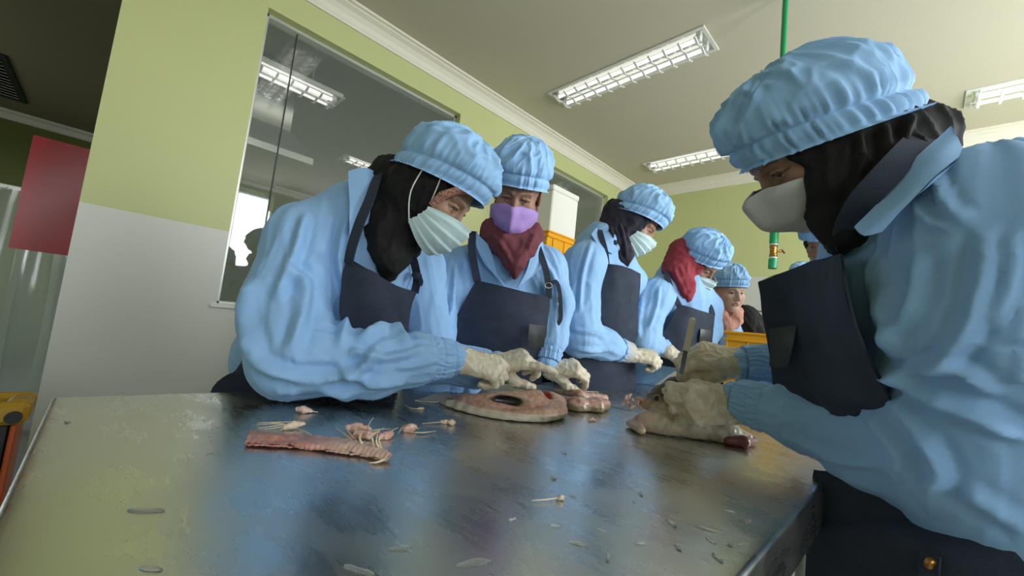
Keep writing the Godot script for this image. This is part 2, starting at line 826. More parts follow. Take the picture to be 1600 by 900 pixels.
func lace_texture(size: int) -> ImageTexture:
	var n := FastNoiseLite.new()
	n.seed = 12
	n.noise_type = FastNoiseLite.TYPE_CELLULAR
	n.frequency = 0.03
	n.cellular_return_type = FastNoiseLite.RETURN_DISTANCE2_SUB
	var im := Image.create(size, size, false, Image.FORMAT_RGB8)
	for y in size:
		for x in size:
			var k := n.get_noise_2d(x, y)
			im.set_pixel(x, y, Color(0.25, 0.14, 0.12) if k < -0.82 else Color(0.72, 0.52, 0.46))
	return ImageTexture.create_from_image(im)


# ---------------------------------------------------------------- the room
func slab(called: String, boxes: Array, m: String, label: String, category: String, bevel := 0.0) -> MeshInstance3D:
	var g := Geo.new()
	for b in boxes:
		g.box2(b[0], b[1], bevel)
	return struct(called, g, M[m], label, category)


func build_room() -> void:
	var V := func(x: float, y: float, z: float) -> Vector3: return Vector3(x, y, z)
	slab("floor", [[Vector3(-7.9, -0.12, -4.85), Vector3(2.4, 0, 2.8)]], "floor_tile", "pale tiled floor under the steel table", "floor")
	slab("ceiling", [[Vector3(-2.75, 3.0, -4.85), Vector3(2.4, 3.15, 2.8)]], "ceiling_paint", "cream painted ceiling with recessed louvred lamps", "ceiling")
	# left wall: window 1 z -0.413..-1.777, window 2 z -2.47..-3.96, opening beyond z 0.14
	var xa := -2.75
	var xb := -2.6
	var d := 1.437
	var green := []
	for z in [[0.14, -0.413], [-1.777, -2.47], [-3.96, -4.85]]:
		green.append([Vector3(xa, d, z[1]), Vector3(xb, 3.0, z[0])])
	for z in [[-0.413, -1.777], [-2.47, -3.96]]:
		green.append([Vector3(xa, 2.727, z[1]), Vector3(xb, 3.0, z[0])])
	green.append([Vector3(xa, 2.6, 0.14), Vector3(xb, 3.0, 2.8)])
	var wl := slab("wall_left", green, "green_paint", "pale green wall with long glass windows behind the workers", "wall")
	var dado := Geo.new()
	dado.box2(Vector3(xa, 0, -4.85), Vector3(xb, 1.052, 0.14))
	for z in [[0.14, -0.413], [-1.777, -2.47], [-3.96, -4.85]]:
		dado.box2(Vector3(xa, 1.052, z[1]), Vector3(xb, d, z[0]))
	part("dado", dado, M.grey_paint, wl)
	var ends := Geo.new()
	ends.box2(Vector3(xa, 0, 2.4), Vector3(xb, 2.6, 2.8))
	part("end_pier", ends, M.green_paint, wl)
	# windows in the left wall
	var k := 1
	for z in [[-0.413, -1.777], [-2.47, -3.96]]:
		var f := Geo.new()
		for q in [[Vector3(-2.70, 1.052, z[0] - 0.02), Vector3(-2.655, 2.727, z[0])], [Vector3(-2.70, 1.052, z[1]), Vector3(-2.655, 2.727, z[1] + 0.02)], [Vector3(-2.70, 2.707, z[1]), Vector3(-2.655, 2.727, z[0])], [Vector3(-2.70, 1.052, z[1]), Vector3(-2.655, 1.068, z[0])]]:
			f.box2(q[0], q[1], 0.003)
		var w := struct("window_%d" % k, f, M.aluminium, ["long interior window nearest the wall's open end, white frame", "long interior window at the far end of the green wall"][k - 1], "window")
		var gl := Geo.new()
		gl.box2(Vector3(-2.682, 1.06, z[1] + 0.01), Vector3(-2.674, 2.72, z[0] - 0.01))
		part("pane", gl, M.glass, w)
		if k == 1:
			var jn := Geo.new()
			jn.box2(Vector3(-2.684, 1.06, -0.592), Vector3(-2.672, 2.72, -0.586))
			part("glass_joint", jn, M.vent_dark, w)
		var si := Geo.new()
		si.box2(Vector3(-2.66, 1.03, z[1] - 0.03), Vector3(-2.588, 1.054, z[0] + 0.03), 0.005)
		part("sill", si, M.white_plastic, w)
		k += 1
	# back wall
	var wb := slab("wall_back", [[Vector3(-2.75, 1.87, -4.85), Vector3(2.4, 3.0, -4.65)]], "green_paint", "pale green end wall above white panels", "wall")
	var pn := Geo.new()
	pn.box2(Vector3(-2.6, 1.522, -4.85), Vector3(2.2, 1.87, -4.64), 0.004)
	part("panel", pn, M.grey_paint, wb)
	var pn2 := Geo.new()
	pn2.box2(Vector3(-2.6, 0, -4.85), Vector3(2.2, 1.512, -4.645), 0.004)
	part("panel", pn2, M.grey_paint, wb)
	# right wall with three windows, front wall with one
	var right := [[Vector3(2.2, 0, -4.85), Vector3(2.4, 0.9, 2.8)], [Vector3(2.2, 2.8, -4.85), Vector3(2.4, 3.0, 2.8)], [Vector3(2.2, 0.9, -1.72), Vector3(2.4, 1.45, -1.12)]]
	for z in [[-4.85, -3.95], [-2.45, -1.72], [-1.12, 0.0], [1.5, 2.8]]:
		right.append([Vector3(2.2, 0.9, z[0]), Vector3(2.4, 2.8, z[1])])
	slab("wall_right", right, "green_paint", "pale green outer wall with daylight windows", "wall")
	slab("wall_front", [[Vector3(-2.75, 0, 2.6), Vector3(2.2, 3.0, 2.8)]], "green_paint", "pale green wall behind the viewer", "wall")
	k = 3
	for q in [[-3.95, -2.45, 0.9], [-1.72, -1.12, 1.45], [0.0, 1.5, 0.9]]:
		var f := Geo.new()
		for b in [[q[2], q[2] + 0.04], [2.76, 2.8]]:
			f.box2(Vector3(2.26, b[0], q[0]), Vector3(2.32, b[1], q[1]), 0.004)
		for b in [[q[0], q[0] + 0.04], [q[1] - 0.04, q[1]]]:
			f.box2(Vector3(2.26, q[2] + 0.04, b[0]), Vector3(2.32, 2.76, b[1]), 0.004)
		var w := struct("window_%d" % k, f, M.aluminium, ["far outer window in the right wall", "narrow high outer window in the right wall, mirrored in the interior glass", "near outer window in the right wall"][k - 3], "window")
		var gl := Geo.new()
		gl.box2(Vector3(2.285, q[2] + 0.02, q[0] + 0.02), Vector3(2.293, 2.78, q[1] - 0.02))
		part("pane", gl, M.glass, w)
		k += 1
	# cornices: stepped cove profile swept along the walls
	var prof := [Vector2(0, -0.115), Vector2(0.012, -0.115), Vector2(0.016, -0.1), Vector2(0.02, -0.095), Vector2(0.03, -0.065), Vector2(0.05, -0.04), Vector2(0.078, -0.024), Vector2(0.082, -0.018), Vector2(0.1, -0.014), Vector2(0.102, 0.0)]
	cornice("trim_1", prof, Vector3(-2.6, 3.0, 2.6), Vector3(-2.6, 3.0, -4.65), Vector3.RIGHT, "cream moulded cornice along the window wall")
	cornice("trim_2", prof, Vector3(-2.6, 3.0, -4.65), Vector3(2.2, 3.0, -4.65), Vector3.BACK, "cream moulded cornice along the end wall")
	cornice("trim_3", prof, Vector3(2.2, 3.0, -4.65), Vector3(2.2, 3.0, 2.6), Vector3.LEFT, "cream moulded cornice along the outer wall")


func cornice(called: String, prof: Array, a: Vector3, b: Vector3, out: Vector3, label: String) -> void:
	var g := Geo.new()
	for i in prof.size() - 1:
		var p: Vector2 = prof[i]
		var q: Vector2 = prof[i + 1]
		var pa := out * p.x + Vector3.UP * p.y
		var qa := out * q.x + Vector3.UP * q.y
		g.flat([a + pa, b + pa, b + qa, a + qa])
	struct(called, g, M.cornice_paint, label, "cornice")


# ---------------------------------------------------------------- ceiling lamps
func build_lamps() -> void:
	var lamp := make_lamp()
	var spots := [[-2.142, -2.28, "recessed louvred ceiling lamp above the middle of the window wall, with two tubes"], [-2.142, -3.88, "recessed louvred ceiling lamp near the far corner, just left of the right worker's cap"], [0.205, -3.88, "recessed ceiling lamp at the right edge, above the end wall cornice"], [0.205, -2.28, "recessed ceiling lamp mostly hidden behind the right worker's cap"], [-2.142, -0.68, "recessed ceiling lamp over the near end of the window wall"], [0.205, -0.68, "recessed ceiling lamp above the viewer"], [-2.142, 0.92, "recessed ceiling lamp over the opening to the dim room"], [0.205, 0.92, "recessed ceiling lamp behind the viewer"]]
	for i in spots.size():
		var o: Node3D = lamp
		if i > 0:
			o = lamp.duplicate()
			o.name = numbered("ceiling_lamp")
			add_child(o, true)
		o.position = Vector3(spots[i][0], 3.0, spots[i][1])
		o.set_meta("label", spots[i][2])
	# two lamps of the dim room run the other way; the nearer one hangs on rods
	var dim := [[Vector3(-3.19, 2.72, 0.12), "lamp hanging on rods in the dim room, seen through the nearest window"], [Vector3(-5.06, 3.0, -1.85), "ceiling lamp deep in the dim room, seen through glass beside the nearest worker's cap"]]
	for i in 2:
		var o: Node3D = lamp.duplicate()
		o.name = numbered("ceiling_lamp")
		add_child(o, true)
		o.position = dim[i][0]
		o.rotation.y = PI / 2
		o.set_meta("label", dim[i][1])
		o.set_meta("group", "lamps of the dim room")
		if i == 0:
			for x in [0.2, 1.0]:
				var g := Geo.new()
				g.tube([o.position + Vector3(x, 0.0, -0.12), o.position + Vector3(x, 0.28, -0.12)], 0.005, 8)
				part("hanging_rod", g, M.white_metal, o)
			var back := Geo.new()
			back.box2(o.position + Vector3(0, 0.0, -0.24), o.position + Vector3(1.2, 0.03, 0.0), 0.004)
			part("housing", back, M.white_metal, o)


func make_lamp() -> Node3D:
	var L := 1.2
	var W := 0.24
	var t := thing("ceiling_lamp", "", "lamp", Vector3.ZERO, "recessed louvred ceiling lamps")
	var g := Geo.new()
	for b in [[Vector3(-0.012, -0.008, -W - 0.012), Vector3(0.012, 0.0, 0.012)], [Vector3(L - 0.012, -0.008, -W - 0.012), Vector3(L + 0.012, 0.0, 0.012)], [Vector3(0.012, -0.008, -0.012), Vector3(L - 0.012, 0.0, 0.012)], [Vector3(0.012, -0.008, -W - 0.012), Vector3(L - 0.012, 0.0, -W + 0.012)]]:
		g.box2(b[0], b[1], 0.002)
	part("frame", g, M.white_metal, t)
	g = Geo.new()
	g.box2(Vector3(0.013, -0.003, -W + 0.013), Vector3(L - 0.013, 0.0, -0.013))
	part("reflector", g, M.reflector, t)
	for z in [-0.065, -0.175]:
		g = Geo.new()
		g.tube([Vector3(0.06, -0.022, z), Vector3(L - 0.06, -0.022, z)], 0.013, 10)
		part("tube", g, M.tube_glow, t)
		for x in [0.045, L - 0.045]:
			g = Geo.new()
			g.box(Vector3(x, -0.018, z), Vector3(0.03, 0.034, 0.034), 0.003)
			part("lamp_holder", g, M.white_plastic, t)
	var l := AreaLight3D.new()
	l.name = "tube_light"
	l.area_size = Vector2(L - 0.1, 0.2)
	l.area_normalize_energy = false
	l.light_energy = 0.22
	l.light_color = Color(1.0, 0.97, 0.9)
	l.area_range = 12.0
	l.shadow_enabled = true
	t.add_child(l, true)
	l.position = Vector3(L * 0.5, -0.056, -W * 0.5)
	l.rotation = Vector3(-PI / 2, 0, 0)
	g = Geo.new()
	g.box2(Vector3(0.013, -0.04, -0.125), Vector3(L - 0.013, -0.036, -0.115))
	part("spine", g, M.louver, t)
	for k in 12:
		g = Geo.new()
		var x := 0.05 + k * (L - 0.1) / 11.0
		for z in [-0.065, -0.175]:
			# each blade hangs below the tube as a shallow V
			g.box(Vector3(x, -0.045, z + 0.026), Vector3(0.016, 0.006, 0.062), 0.0015, Basis(Vector3.RIGHT, -0.35))
			g.box(Vector3(x, -0.045, z - 0.026), Vector3(0.016, 0.006, 0.062), 0.0015, Basis(Vector3.RIGHT, 0.35))
		part("louver_blade", g, M.louver, t)
	return t


# ---------------------------------------------------------------- the dim room beyond the left wall
func build_side_room() -> void:
	slab("wall_far", [[Vector3(-7.9, 0, -4.85), Vector3(-7.72, 3.0, 2.8)]], "dark_room_paint", "dark olive wall at the far side of the dim room", "wall")
	slab("wall_side", [[Vector3(-7.72, 0, -4.85), Vector3(-2.75, 3.0, -4.65)], [Vector3(-7.72, 0, 2.6), Vector3(-2.75, 1.0, 2.8)], [Vector3(-7.72, 2.6, 2.6), Vector3(-2.75, 3.0, 2.8)], [Vector3(-7.72, 1.0, 2.6), Vector3(-6.4, 2.6, 2.8)], [Vector3(-4.4, 1.0, 2.6), Vector3(-2.75, 2.6, 2.8)]], "dark_room_paint", "olive end walls of the dim room", "wall")
	var c := slab("ceiling_side", [[Vector3(-7.9, 3.0, -4.85), Vector3(-2.75, 3.15, 2.8)]], "dark_room_ceiling", "ceiling of the dim room beyond the wall", "ceiling")
	var prof := [Vector2(0, -0.1), Vector2(0.02, -0.09), Vector2(0.04, -0.04), Vector2(0.09, -0.02), Vector2(0.1, 0.0)]
	cornice("trim_4", prof, Vector3(-7.72, 3.0, 2.6), Vector3(-7.72, 3.0, -4.65), Vector3.RIGHT, "cornice along the far wall of the dim room")
	# louvred vent in that ceiling
	var t := thing("ceiling_vent", "grey slatted air vent in the ceiling of the dim room", "vent", Vector3(-6.42, 3.0, 1.28))
	var g := Geo.new()
	for b in [[Vector3(-0.68, -0.02, -0.36), Vector3(0.68, 0, -0.31)], [Vector3(-0.68, -0.02, 0.31), Vector3(0.68, 0, 0.36)], [Vector3(-0.68, -0.02, -0.31), Vector3(-0.62, 0, 0.31)], [Vector3(0.62, -0.02, -0.31), Vector3(0.68, 0, 0.31)]]:
		g.box2(t.position + b[0], t.position + b[1], 0.004)
	part("frame", g, M.vent_dark, t)
	g = Geo.new()
	g.box2(t.position + Vector3(-0.62, -0.004, -0.31), t.position + Vector3(0.62, 0, 0.31))
	part("backing", g, M.black_plastic, t)
	for i in 13:
		g = Geo.new()
		g.box(t.position + Vector3(-0.57 + i * 0.095, -0.016, 0), Vector3(0.04, 0.004, 0.62), 0.001, Basis(Vector3.BACK, -0.25))
		part("slat", g, M.white_metal, t)
	# red panel hanging just past the wall's end
	g = Geo.new()
	var rows := []
	for j in 13:
		var r := []
		for i in 9:
			var u := i / 8.0
			var v := j / 12.0
			r.append(Vector3(-3.2 + 0.012 * sin(v * 2.6 + u * 2.2), lerpf(1.80, 1.218, v), lerpf(0.372, -0.08, u)))
		rows.append(r)
	g.sheet(rows, 0.02)
	tag(part("red_panel", g, M.red_gloss), "glossy dark red panel hanging beyond the pale wall's open end", "panel")
	# clear strip curtain with its rail
	t = thing("strip_curtain", "clear plastic strip curtain hanging under a rail behind the red panel", "curtain", Vector3(-4.5, 0, 0.6))
	g = Geo.new()
	g.box2(Vector3(-4.53, 1.66, -0.2), Vector3(-4.47, 1.7, 1.6), 0.004)
	for i in 24:
		g.tube([Vector3(-4.465, 1.68, -0.16 + i * 0.075), Vector3(-4.455, 1.68, -0.16 + i * 0.075)], 0.008, 8)
	part("rail", g, M.aluminium, t)
	for i in 9:
		g = Geo.new()
		rows = []
		for j in 20:
			var r := []
			for u in 7:
				var s := u / 6.0 - 0.5
				r.append(Vector3(-4.5 + (0.03 if i % 2 else 0.0) + 0.05 * s * s * 4 * 0.6 + 0.012 * sin(j * 0.5 + i * 1.7), 1.67 - j * 0.085, 1.45 - i * 0.18 + s * 0.22 + 0.008 * sin(j * 0.35 + i)))
			rows.append(r)
		g.sheet(rows, 0.003)
		part("plastic_strip", g, M.strip_plastic, t)
	# steel hood hanging in the dim room, seen through the first window
	t = thing("extractor_hood", "stainless steel extractor hood seen through the nearest window", "hood", Vector3(-3.95, 0, -0.4))
	g = Geo.new()
	g.box2(Vector3(-4.3, 2.46, -0.86), Vector3(-3.6, 2.995, 0.0), 0.004)
	part("duct", g, M.hood_steel, t)
	g = Geo.new()
	var top := [Vector3(-3.6, 2.46, 0.0), Vector3(-3.6, 2.46, -0.86), Vector3(-4.3, 2.46, -0.86), Vector3(-4.3, 2.46, 0.0)]
	var low := [Vector3(-3.4, 2.24, 0.15), Vector3(-3.4, 2.24, -1.0), Vector3(-4.5, 2.24, -1.0), Vector3(-4.5, 2.24, 0.15)]
	for i in 4:
		var j := (i + 1) % 4
		g.flat([low[i], low[j], top[j], top[i]])
		g.flat([low[i] - Vector3(0, 0.05, 0), low[j] - Vector3(0, 0.05, 0), low[j], low[i]])
	g.flat([low[3] - Vector3(0, 0.05, 0), low[2] - Vector3(0, 0.05, 0), low[1] - Vector3(0, 0.05, 0), low[0] - Vector3(0, 0.05, 0)])
	part("canopy", g, M.hood_steel, t)
	# dark tub with a mustard rim beyond the table's end
	t = thing("waste_tub", "black tub with a mustard yellow rim beside the table's near end", "tub", Vector3(-1.77, 0, 0.4))
	g = Geo.new()
	for b in [[Vector3(-1.72, 0.70, 0.1), Vector3(-1.68, 0.758, 0.75)], [Vector3(-1.86, 0.70, 0.1), Vector3(-1.82, 0.758, 0.75)], [Vector3(-1.82, 0.70, 0.1), Vector3(-1.72, 0.758, 0.15)], [Vector3(-1.82, 0.70, 0.70), Vector3(-1.72, 0.758, 0.75)]]:
		g.box2(b[0], b[1], 0.012)
	part("rim", g, M.mustard_plastic, t)
	g = Geo.new()
	for b in [[Vector3(-1.71, 0.0, 0.13), Vector3(-1.69, 0.70, 0.72)], [Vector3(-1.85, 0.0, 0.13), Vector3(-1.83, 0.70, 0.72)], [Vector3(-1.83, 0.0, 0.70), Vector3(-1.71, 0.70, 0.72)], [Vector3(-1.83, 0.0, 0.13), Vector3(-1.71, 0.02, 0.7)]]:
		g.box2(b[0], b[1], 0.003)
	part("body", g, M.black_plastic, t)
	g = Geo.new()
	g.box2(Vector3(-1.85, 0.0, 0.115), Vector3(-1.688, 0.70, 0.128), 0.003)
	part("side_board", g, M.orange_plastic, t)
	g = Geo.new()
	g.tube([Vector3(-1.684, 0.722, 0.125), Vector3(-1.672, 0.722, 0.125)], 0.016, 16)
	part("plug", g, M.black_plastic, t)


# ---------------------------------------------------------------- the table
func build_table() -> void:
	var x0 := -1.178
	var x1 := -0.127
	var z0 := 0.045
	var z1 := -2.75
	var t := thing("steel_table", "long stainless steel work table, wet and smeared, with rolled edges", "table", Vector3((x0 + x1) / 2, 0, (z0 + z1) / 2))
	var g := Geo.new()
	# top sheet whose edges roll over into a skirt
	var prof := [Vector2(0.02, 0.0), Vector2(0.007, 0.0), Vector2(0.0045, -0.0007), Vector2(0.0018, -0.0022), Vector2(0.0005, -0.0045), Vector2(0, -0.008), Vector2(0, -0.078), Vector2(0.012, -0.078)]
	var rows := []
	for p in prof:
		var r := []
		var xs := [x0 + p.x, x1 - p.x]
		var zs := [z0 - p.x, z1 + p.x]
		for q in [[0, 0], [1, 0], [1, 1], [0, 1]]:
			r.append(Vector3(xs[q[0]], TABLE + p.y, zs[q[1]]))
		rows.append(r)
	for k in 4:
		var side := []
		for r in rows:
			side.append([r[k], r[(k + 1) % 4]])
		g.grid(side, false, true)
	var mid: Array = rows[0]
	g.flat([mid[0], mid[1], mid[2], mid[3]])
	part("top", g, M.table_steel, t)
	for x in [x0 + 0.06, x1 - 0.06]:
		for z in [z0 - 0.06, -1.25, z1 + 0.06]:
			g = Geo.new()
			g.tube([Vector3(x, 0.0, z), Vector3(x, TABLE - 0.004, z)], 0.022, 14)
			part("leg", g, M.brushed_steel, t)
	for x in [x0 + 0.06, x1 - 0.06]:
		g = Geo.new()
		g.tube([Vector3(x, 0.22, z0 - 0.06), Vector3(x, 0.22, z1 + 0.06)], 0.014, 10)
		part("rail", g, M.brushed_steel, t)


# ---------------------------------------------------------------- cloth
var noise_a := FastNoiseLite.new()
var noise_b := FastNoiseLite.new()


func ready_noise() -> void:
	noise_a.seed = 11
	noise_a.frequency = 1.0
	noise_a.fractal_octaves = 2
	noise_b.seed = 29
	noise_b.frequency = 1.0
	noise_b.fractal_octaves = 1


# relief of a draped garment: arms = arrays of joints with radii; folds = [points, width, height, along]
class Drape:
	var arms: Array = []        # each {pts, rad, cuff}
	var folds: Array = []
	var na: FastNoiseLite
	var nb: FastNoiseLite
	var shift := Vector3.ZERO
	var amp := 0.007
	var body_stretch := Vector3(10, 3.5, 10)

	func f(p: Vector3, n: Vector3) -> float:
		var best := 9.0
		var s := 0.0
		var total := 0.0
		var e := Vector3.ZERO
		var axis := Vector3.UP
		var arm: Dictionary = {}
		var near_end := 0.0
		for a in arms:
			var run := 0.0
			var pts: Array = a.pts
			for i in pts.size() - 1:
				var ba: Vector3 = pts[i + 1] - pts[i]
				var len := ba.length()
				var t: float = (p - pts[i]).dot(ba) / (len * len)
				var tc := clampf(t, 0.0, 1.0)
				var off: Vector3 = p - pts[i] - ba * tc
				var r: float = lerpf(a.rad[i], a.rad[i + 1], tc)
				var q := off.length() / r
				if q < best:
					best = q
					s = run + (t if i == pts.size() - 2 else tc) * len
					e = (p - pts[i] - ba * t).normalized()
					axis = ba / len
					arm = a
				run += len
			if arm == a:
				total = run
		var d := 0.0
		var w := clampf((1.55 - best) / 0.4, 0.0, 1.0)
		if w > 0:
			var end := total - s
			var rg := 1.0 - absf(na.get_noise_3d(e.x * 1.0 + s * 2.0 + shift.x, e.y * 1.0 + s * 6.0, e.z * 1.0 + shift.z)) * 2.0
			var rl := 1.0 - absf(nb.get_noise_3d(e.x * 1.8 + shift.x, e.y * 1.8 + shift.y, e.z * 1.8 + s * 3.0)) * 2.0
			var k := amp * (0.75 * (rg * absf(rg) - 0.1) + 0.75 * (rl * absf(rl) - 0.1))
			k *= clampf(end / 0.09, 0.12, 1.0)
			var cuff: float = arm.cuff
			if cuff > 0:
				var side := axis.cross(Vector3(0.31, 0.9, 0.3)).normalized()
				var phi := atan2(e.dot(axis.cross(side)), e.dot(side))
				var g := clampf(1.0 - (end - cuff) / 0.05, 0.0, 1.0)
				var wob := nb.get_noise_2d(phi * 2.0 + shift.x, 3.0) * 3.0
				var pl := 1.0 - absf(sin(phi * 11.0 + wob))
				k += g * g * 0.006 * (pl - 0.5)
				k -= 0.0035 * exp(-pow((end - cuff) / 0.004, 2.0))
				k -= 0.005 * exp(-pow((end - cuff * 0.1) / 0.006, 2.0))
			d += k * w
		if w < 1:
			var q := p * body_stretch + shift
			var r := 1.0 - absf(na.get_noise_3d(q.x, q.y, q.z)) * 2.0
			var r2 := 1.0 - absf(nb.get_noise_3d(p.x * 5 + p.y * 6 + shift.x, p.y * 5 - p.x * 4, p.z * 6 + p.y * 4)) * 2.0
			d += amp * (1.0 - w) * (0.7 * (r * absf(r) - 0.1) + 0.6 * (r2 * absf(r2) - 0.1))
		for fo in folds:
			var along: Vector3 = fo[3]
			if n.dot(along) > 0.15:
				continue
			var c: float = 9.0
			var pts: Array = fo[0]
			var taper := 1.0
			for i in pts.size() - 1:
				var ba: Vector3 = pts[i + 1] - pts[i]
				ba -= along * ba.dot(along)
				var ap: Vector3 = p - pts[i]
				if absf(ap.dot(along)) > 0.22:
					continue
				ap -= along * ap.dot(along)
				var t := clampf(ap.dot(ba) / ba.length_squared(), 0.0, 1.0)
				var dd := (ap - ba * t).length()
				if dd < c:
					c = dd
					var g := (i + t) / (pts.size() - 1.0)
					taper = clampf(minf(g, 1.0 - g) * 5.0, 0.0, 1.0)
			var x: float = c / fo[1]
			if x < 2.5:
				d += fo[2] * taper * (exp(-x * x * 1.6) - 0.35 * exp(-(x - 1.5) * (x - 1.5) * 2.0))
		return d


func fold(pts: Array, width: float, height: float) -> Array:
	var mid: Vector3 = pts[pts.size() / 2]
	return [spline(pts, 3), width, height, (mid - Vector3(0, 1.1, 0)).normalized()]


# ---------------------------------------------------------------- clothing pieces
func add_cap(person: Node3D, T: Transform3D, size: Vector3, tilt: float, seed_: int, sag := 0.02, puff := 0.24) -> void:
	var g := Geo.new()
	var N := 176
	var rows := []
	var prof := [[1.05, -0.040], [1.035, -0.038], [0.985, -0.034], [1.02, -0.027], [1.035, -0.018], [1.025, -0.009], [0.985, -0.002], [0.985, 0.001]]
	var kinds := prof.size()
	var dome := 30
	for j in kinds + dome:
		var row := []
		for i in N:
			var th := TAU * i / N
			var sx := sin(th)
			var cz := cos(th)
			var k: float
			var y: float
			var a := 0.0
			var wob := noise_b.get_noise_3d(sx * 1.8 + seed_, cz * 1.8, 2.0)
			var pleat := 1.0 - absf(sin(th * 21.0 + wob * 7.0))
			var pl2 := sin(th * 33.0 + wob * 9.0)
			if j < kinds:
				k = prof[j][0]
				y = prof[j][1]
				var fr := 0.0055 if j < 2 else (0.0062 if j in [3, 4, 5] else 0.002)
				k += fr * (pleat - 0.4 + pl2 * 0.25) / 0.1
			else:
				a = (j - kinds + 1.0) / dome
				var kb := (1.0 + puff * sin(PI * pow(a, 0.62))) * pow(maxf(cos(a * PI * 0.5), 0.0), 0.72)
				k = kb
				y = size.y * sin(a * PI * 0.5) * (1.0 - 0.32 * cz * k)
				var fade := exp(-a * 8.0)
				k += (pleat - 0.45) * 0.15 * fade * minf(a * 14.0, 1.0)
				var r1 := 1.0 - absf(noise_a.get_noise_3d(sx * 1.3 + seed_ * 3.1, cz * 1.3, a * 0.9)) * 2.2
				var r2 := 1.0 - absf(noise_b.get_noise_3d(sx * 2.0 - a * 1.2, cz * 2.0 + seed_ * 1.3, a * 2.0)) * 2.2
				var amount := 0.11 * sin(PI * clampf(a * 0.96 + 0.04, 0, 1)) * minf(kb * 1.3, 1.0)
				k += amount * (r1 * absf(r1) * 1.0 + r2 * absf(r2) * 0.4 - 0.35)
				y += 0.010 * (r2 * absf(r2)) * a * minf(kb * 2.0, 1.0)
			var p := Vector3(size.x * k * sx, y + tilt * cz * minf(k, 1.0), size.z * k * cz)
			p.z -= sag * sin(a * PI) * 0.8
			p.y -= sag * 0.9 * sin(a * PI * 0.8) * maxf(-cz, 0.0) * minf(k, 1.0)
			row.append(T * p)
		rows.append(row)
	g.grid(rows, true)
	# closed underside just inside the band
	var inner := []
	for j in [0, 1, 2]:
		var row := []
		for i in N:
			var th := TAU * i / N
			var k: float = [1.03, 0.95, 0.94][j]
			row.append(T * Vector3(size.x * k * sin(th), [-0.040, -0.034, 0.0][j] + tilt * cos(th), size.z * k * cos(th)))
		inner.append(row)
	g.grid(inner, true, true)
	part("bouffant_cap", g, M.cap_cloth, person)


func add_surgical_mask(person: Node3D, T: Transform3D, m: String, loops: Array, s := 1.08) -> void:
	var g := Geo.new()
	var rows := []
	for j in 34:
		var v := j / 33.0
		var row := []
		for i in 25:
			var u := i / 12.0 - 1.0
			var ph := u * 1.22
			var pl := fposmod(v * 4.0 - 0.35, 1.0)
			var z := 0.016 + 0.088 * cos(ph) + 0.024 * pow(1.0 - v, 2.0) * exp(-pow(u / 0.17, 2.0)) - 0.014 * v * v
			z += 0.016 * sin(PI * clampf(v, 0, 1)) * cos(u * PI * 0.5)
			z += 0.0075 * (1.0 - pl) * (1.0 if v > 0.12 and v < 0.9 else 0.2) * (1.0 - pow(absf(u), 3.0) * 0.6)
			z += 0.0018 * noise_a.get_noise_2d(u * 3.0, v * 4.0)
			var y := lerpf(-0.010 - 0.024 * u * u, -0.118 + 0.034 * u * u, v)
			row.append(T * (Vector3(0.074 * sin(ph), y, z) * s))
		rows.append(row)
	g.sheet(rows, -0.002)
	var mask := part("face_mask", g, M[m], person)
	for q in loops:
		var lg := Geo.new()
		lg.tube(spline(q, 6), 0.0017, 6)
		part("ear_loop", lg, M.loop_white, mask)


func add_folded_mask(person: Node3D, T: Transform3D, m: String, s := 1.08, loops := []) -> void:
	var g := Geo.new()
	var rows := []
	for j in 23:
		var v := j / 22.0
		var row := []
		for i in 25:
			var u := i / 12.0 - 1.0
			var ph := u * 1.2
			var z := 0.014 + 0.088 * cos(ph) + 0.020 * pow(1.0 - v, 2.0) * exp(-pow(u / 0.15, 2.0)) - 0.02 * v * v
			z += 0.032 * pow(sin(PI * pow(clampf(v, 0, 1), 0.8)), 0.8) * pow(maxf(1.0 - absf(u), 0.0), 1.15)
			z += 0.005 * noise_b.get_noise_2d(u * 2.2 + s, v * 2.6 + u)
			# the seams: down the middle and slanting from nose to cheek
			z += 0.0022 * exp(-pow(u / 0.022, 2.0))
			z -= 0.0016 * exp(-pow((absf(u) - 0.62 * v - 0.12) / 0.03, 2.0))
			var y := lerpf(-0.004 - 0.03 * u * u, -0.113 + 0.04 * u * u, v)
			row.append(T * (Vector3(0.074 * sin(ph), y, z) * s))
		rows.append(row)
	g.sheet(rows, -0.002)
	var mask := part("face_mask", g, M[m], person)
	for q in loops:
		var lg := Geo.new()
		lg.tube(spline(q, 6), 0.0016, 6)
		part("ear_loop", lg, M.loop_white, mask)


# a hood of cloth round the head, a drape round the neck; extra = chains of [points, radii] in the world
func add_scarf(person: Node3D, T: Transform3D, m: String, neck: Vector3, extra: Array, cell: float, seed_: float, folds := [], hood := true, neck_r := 0.088) -> void:
	var s := Sdf.new()
	if hood:
		s.ell(T * Vector3(0, -0.002, -0.014), Vector3(0.089, 0.108, 0.107), T.basis, 0.03)
	s.cap(T * Vector3(0, -0.06, -0.03), neck, minf(0.078, neck_r + 0.004), neck_r, 0.05)
	for q in extra:
		s.chain(q[0], q[1], 0.03)
	s.cut(T * Vector3(0, -0.012, 0.105), Vector3(0.064, 0.098, 0.088), T.basis, 0.012)
	var g := Geo.new()
	s.mesh(g, cell)
	g.relax(0, 1, 0.4)
	var d := Drape.new()
	d.na = noise_a
	d.nb = noise_b
	d.shift = Vector3(seed_, seed_ * 2.0, 0)
	d.amp = 0.009
	d.body_stretch = Vector3(16, 9, 16)
	d.folds = folds
	g.displace(0, d.f)
	part("headscarf", g, M[m], person)


# ---------------------------------------------------------------- head and body
var head_geo: Geo


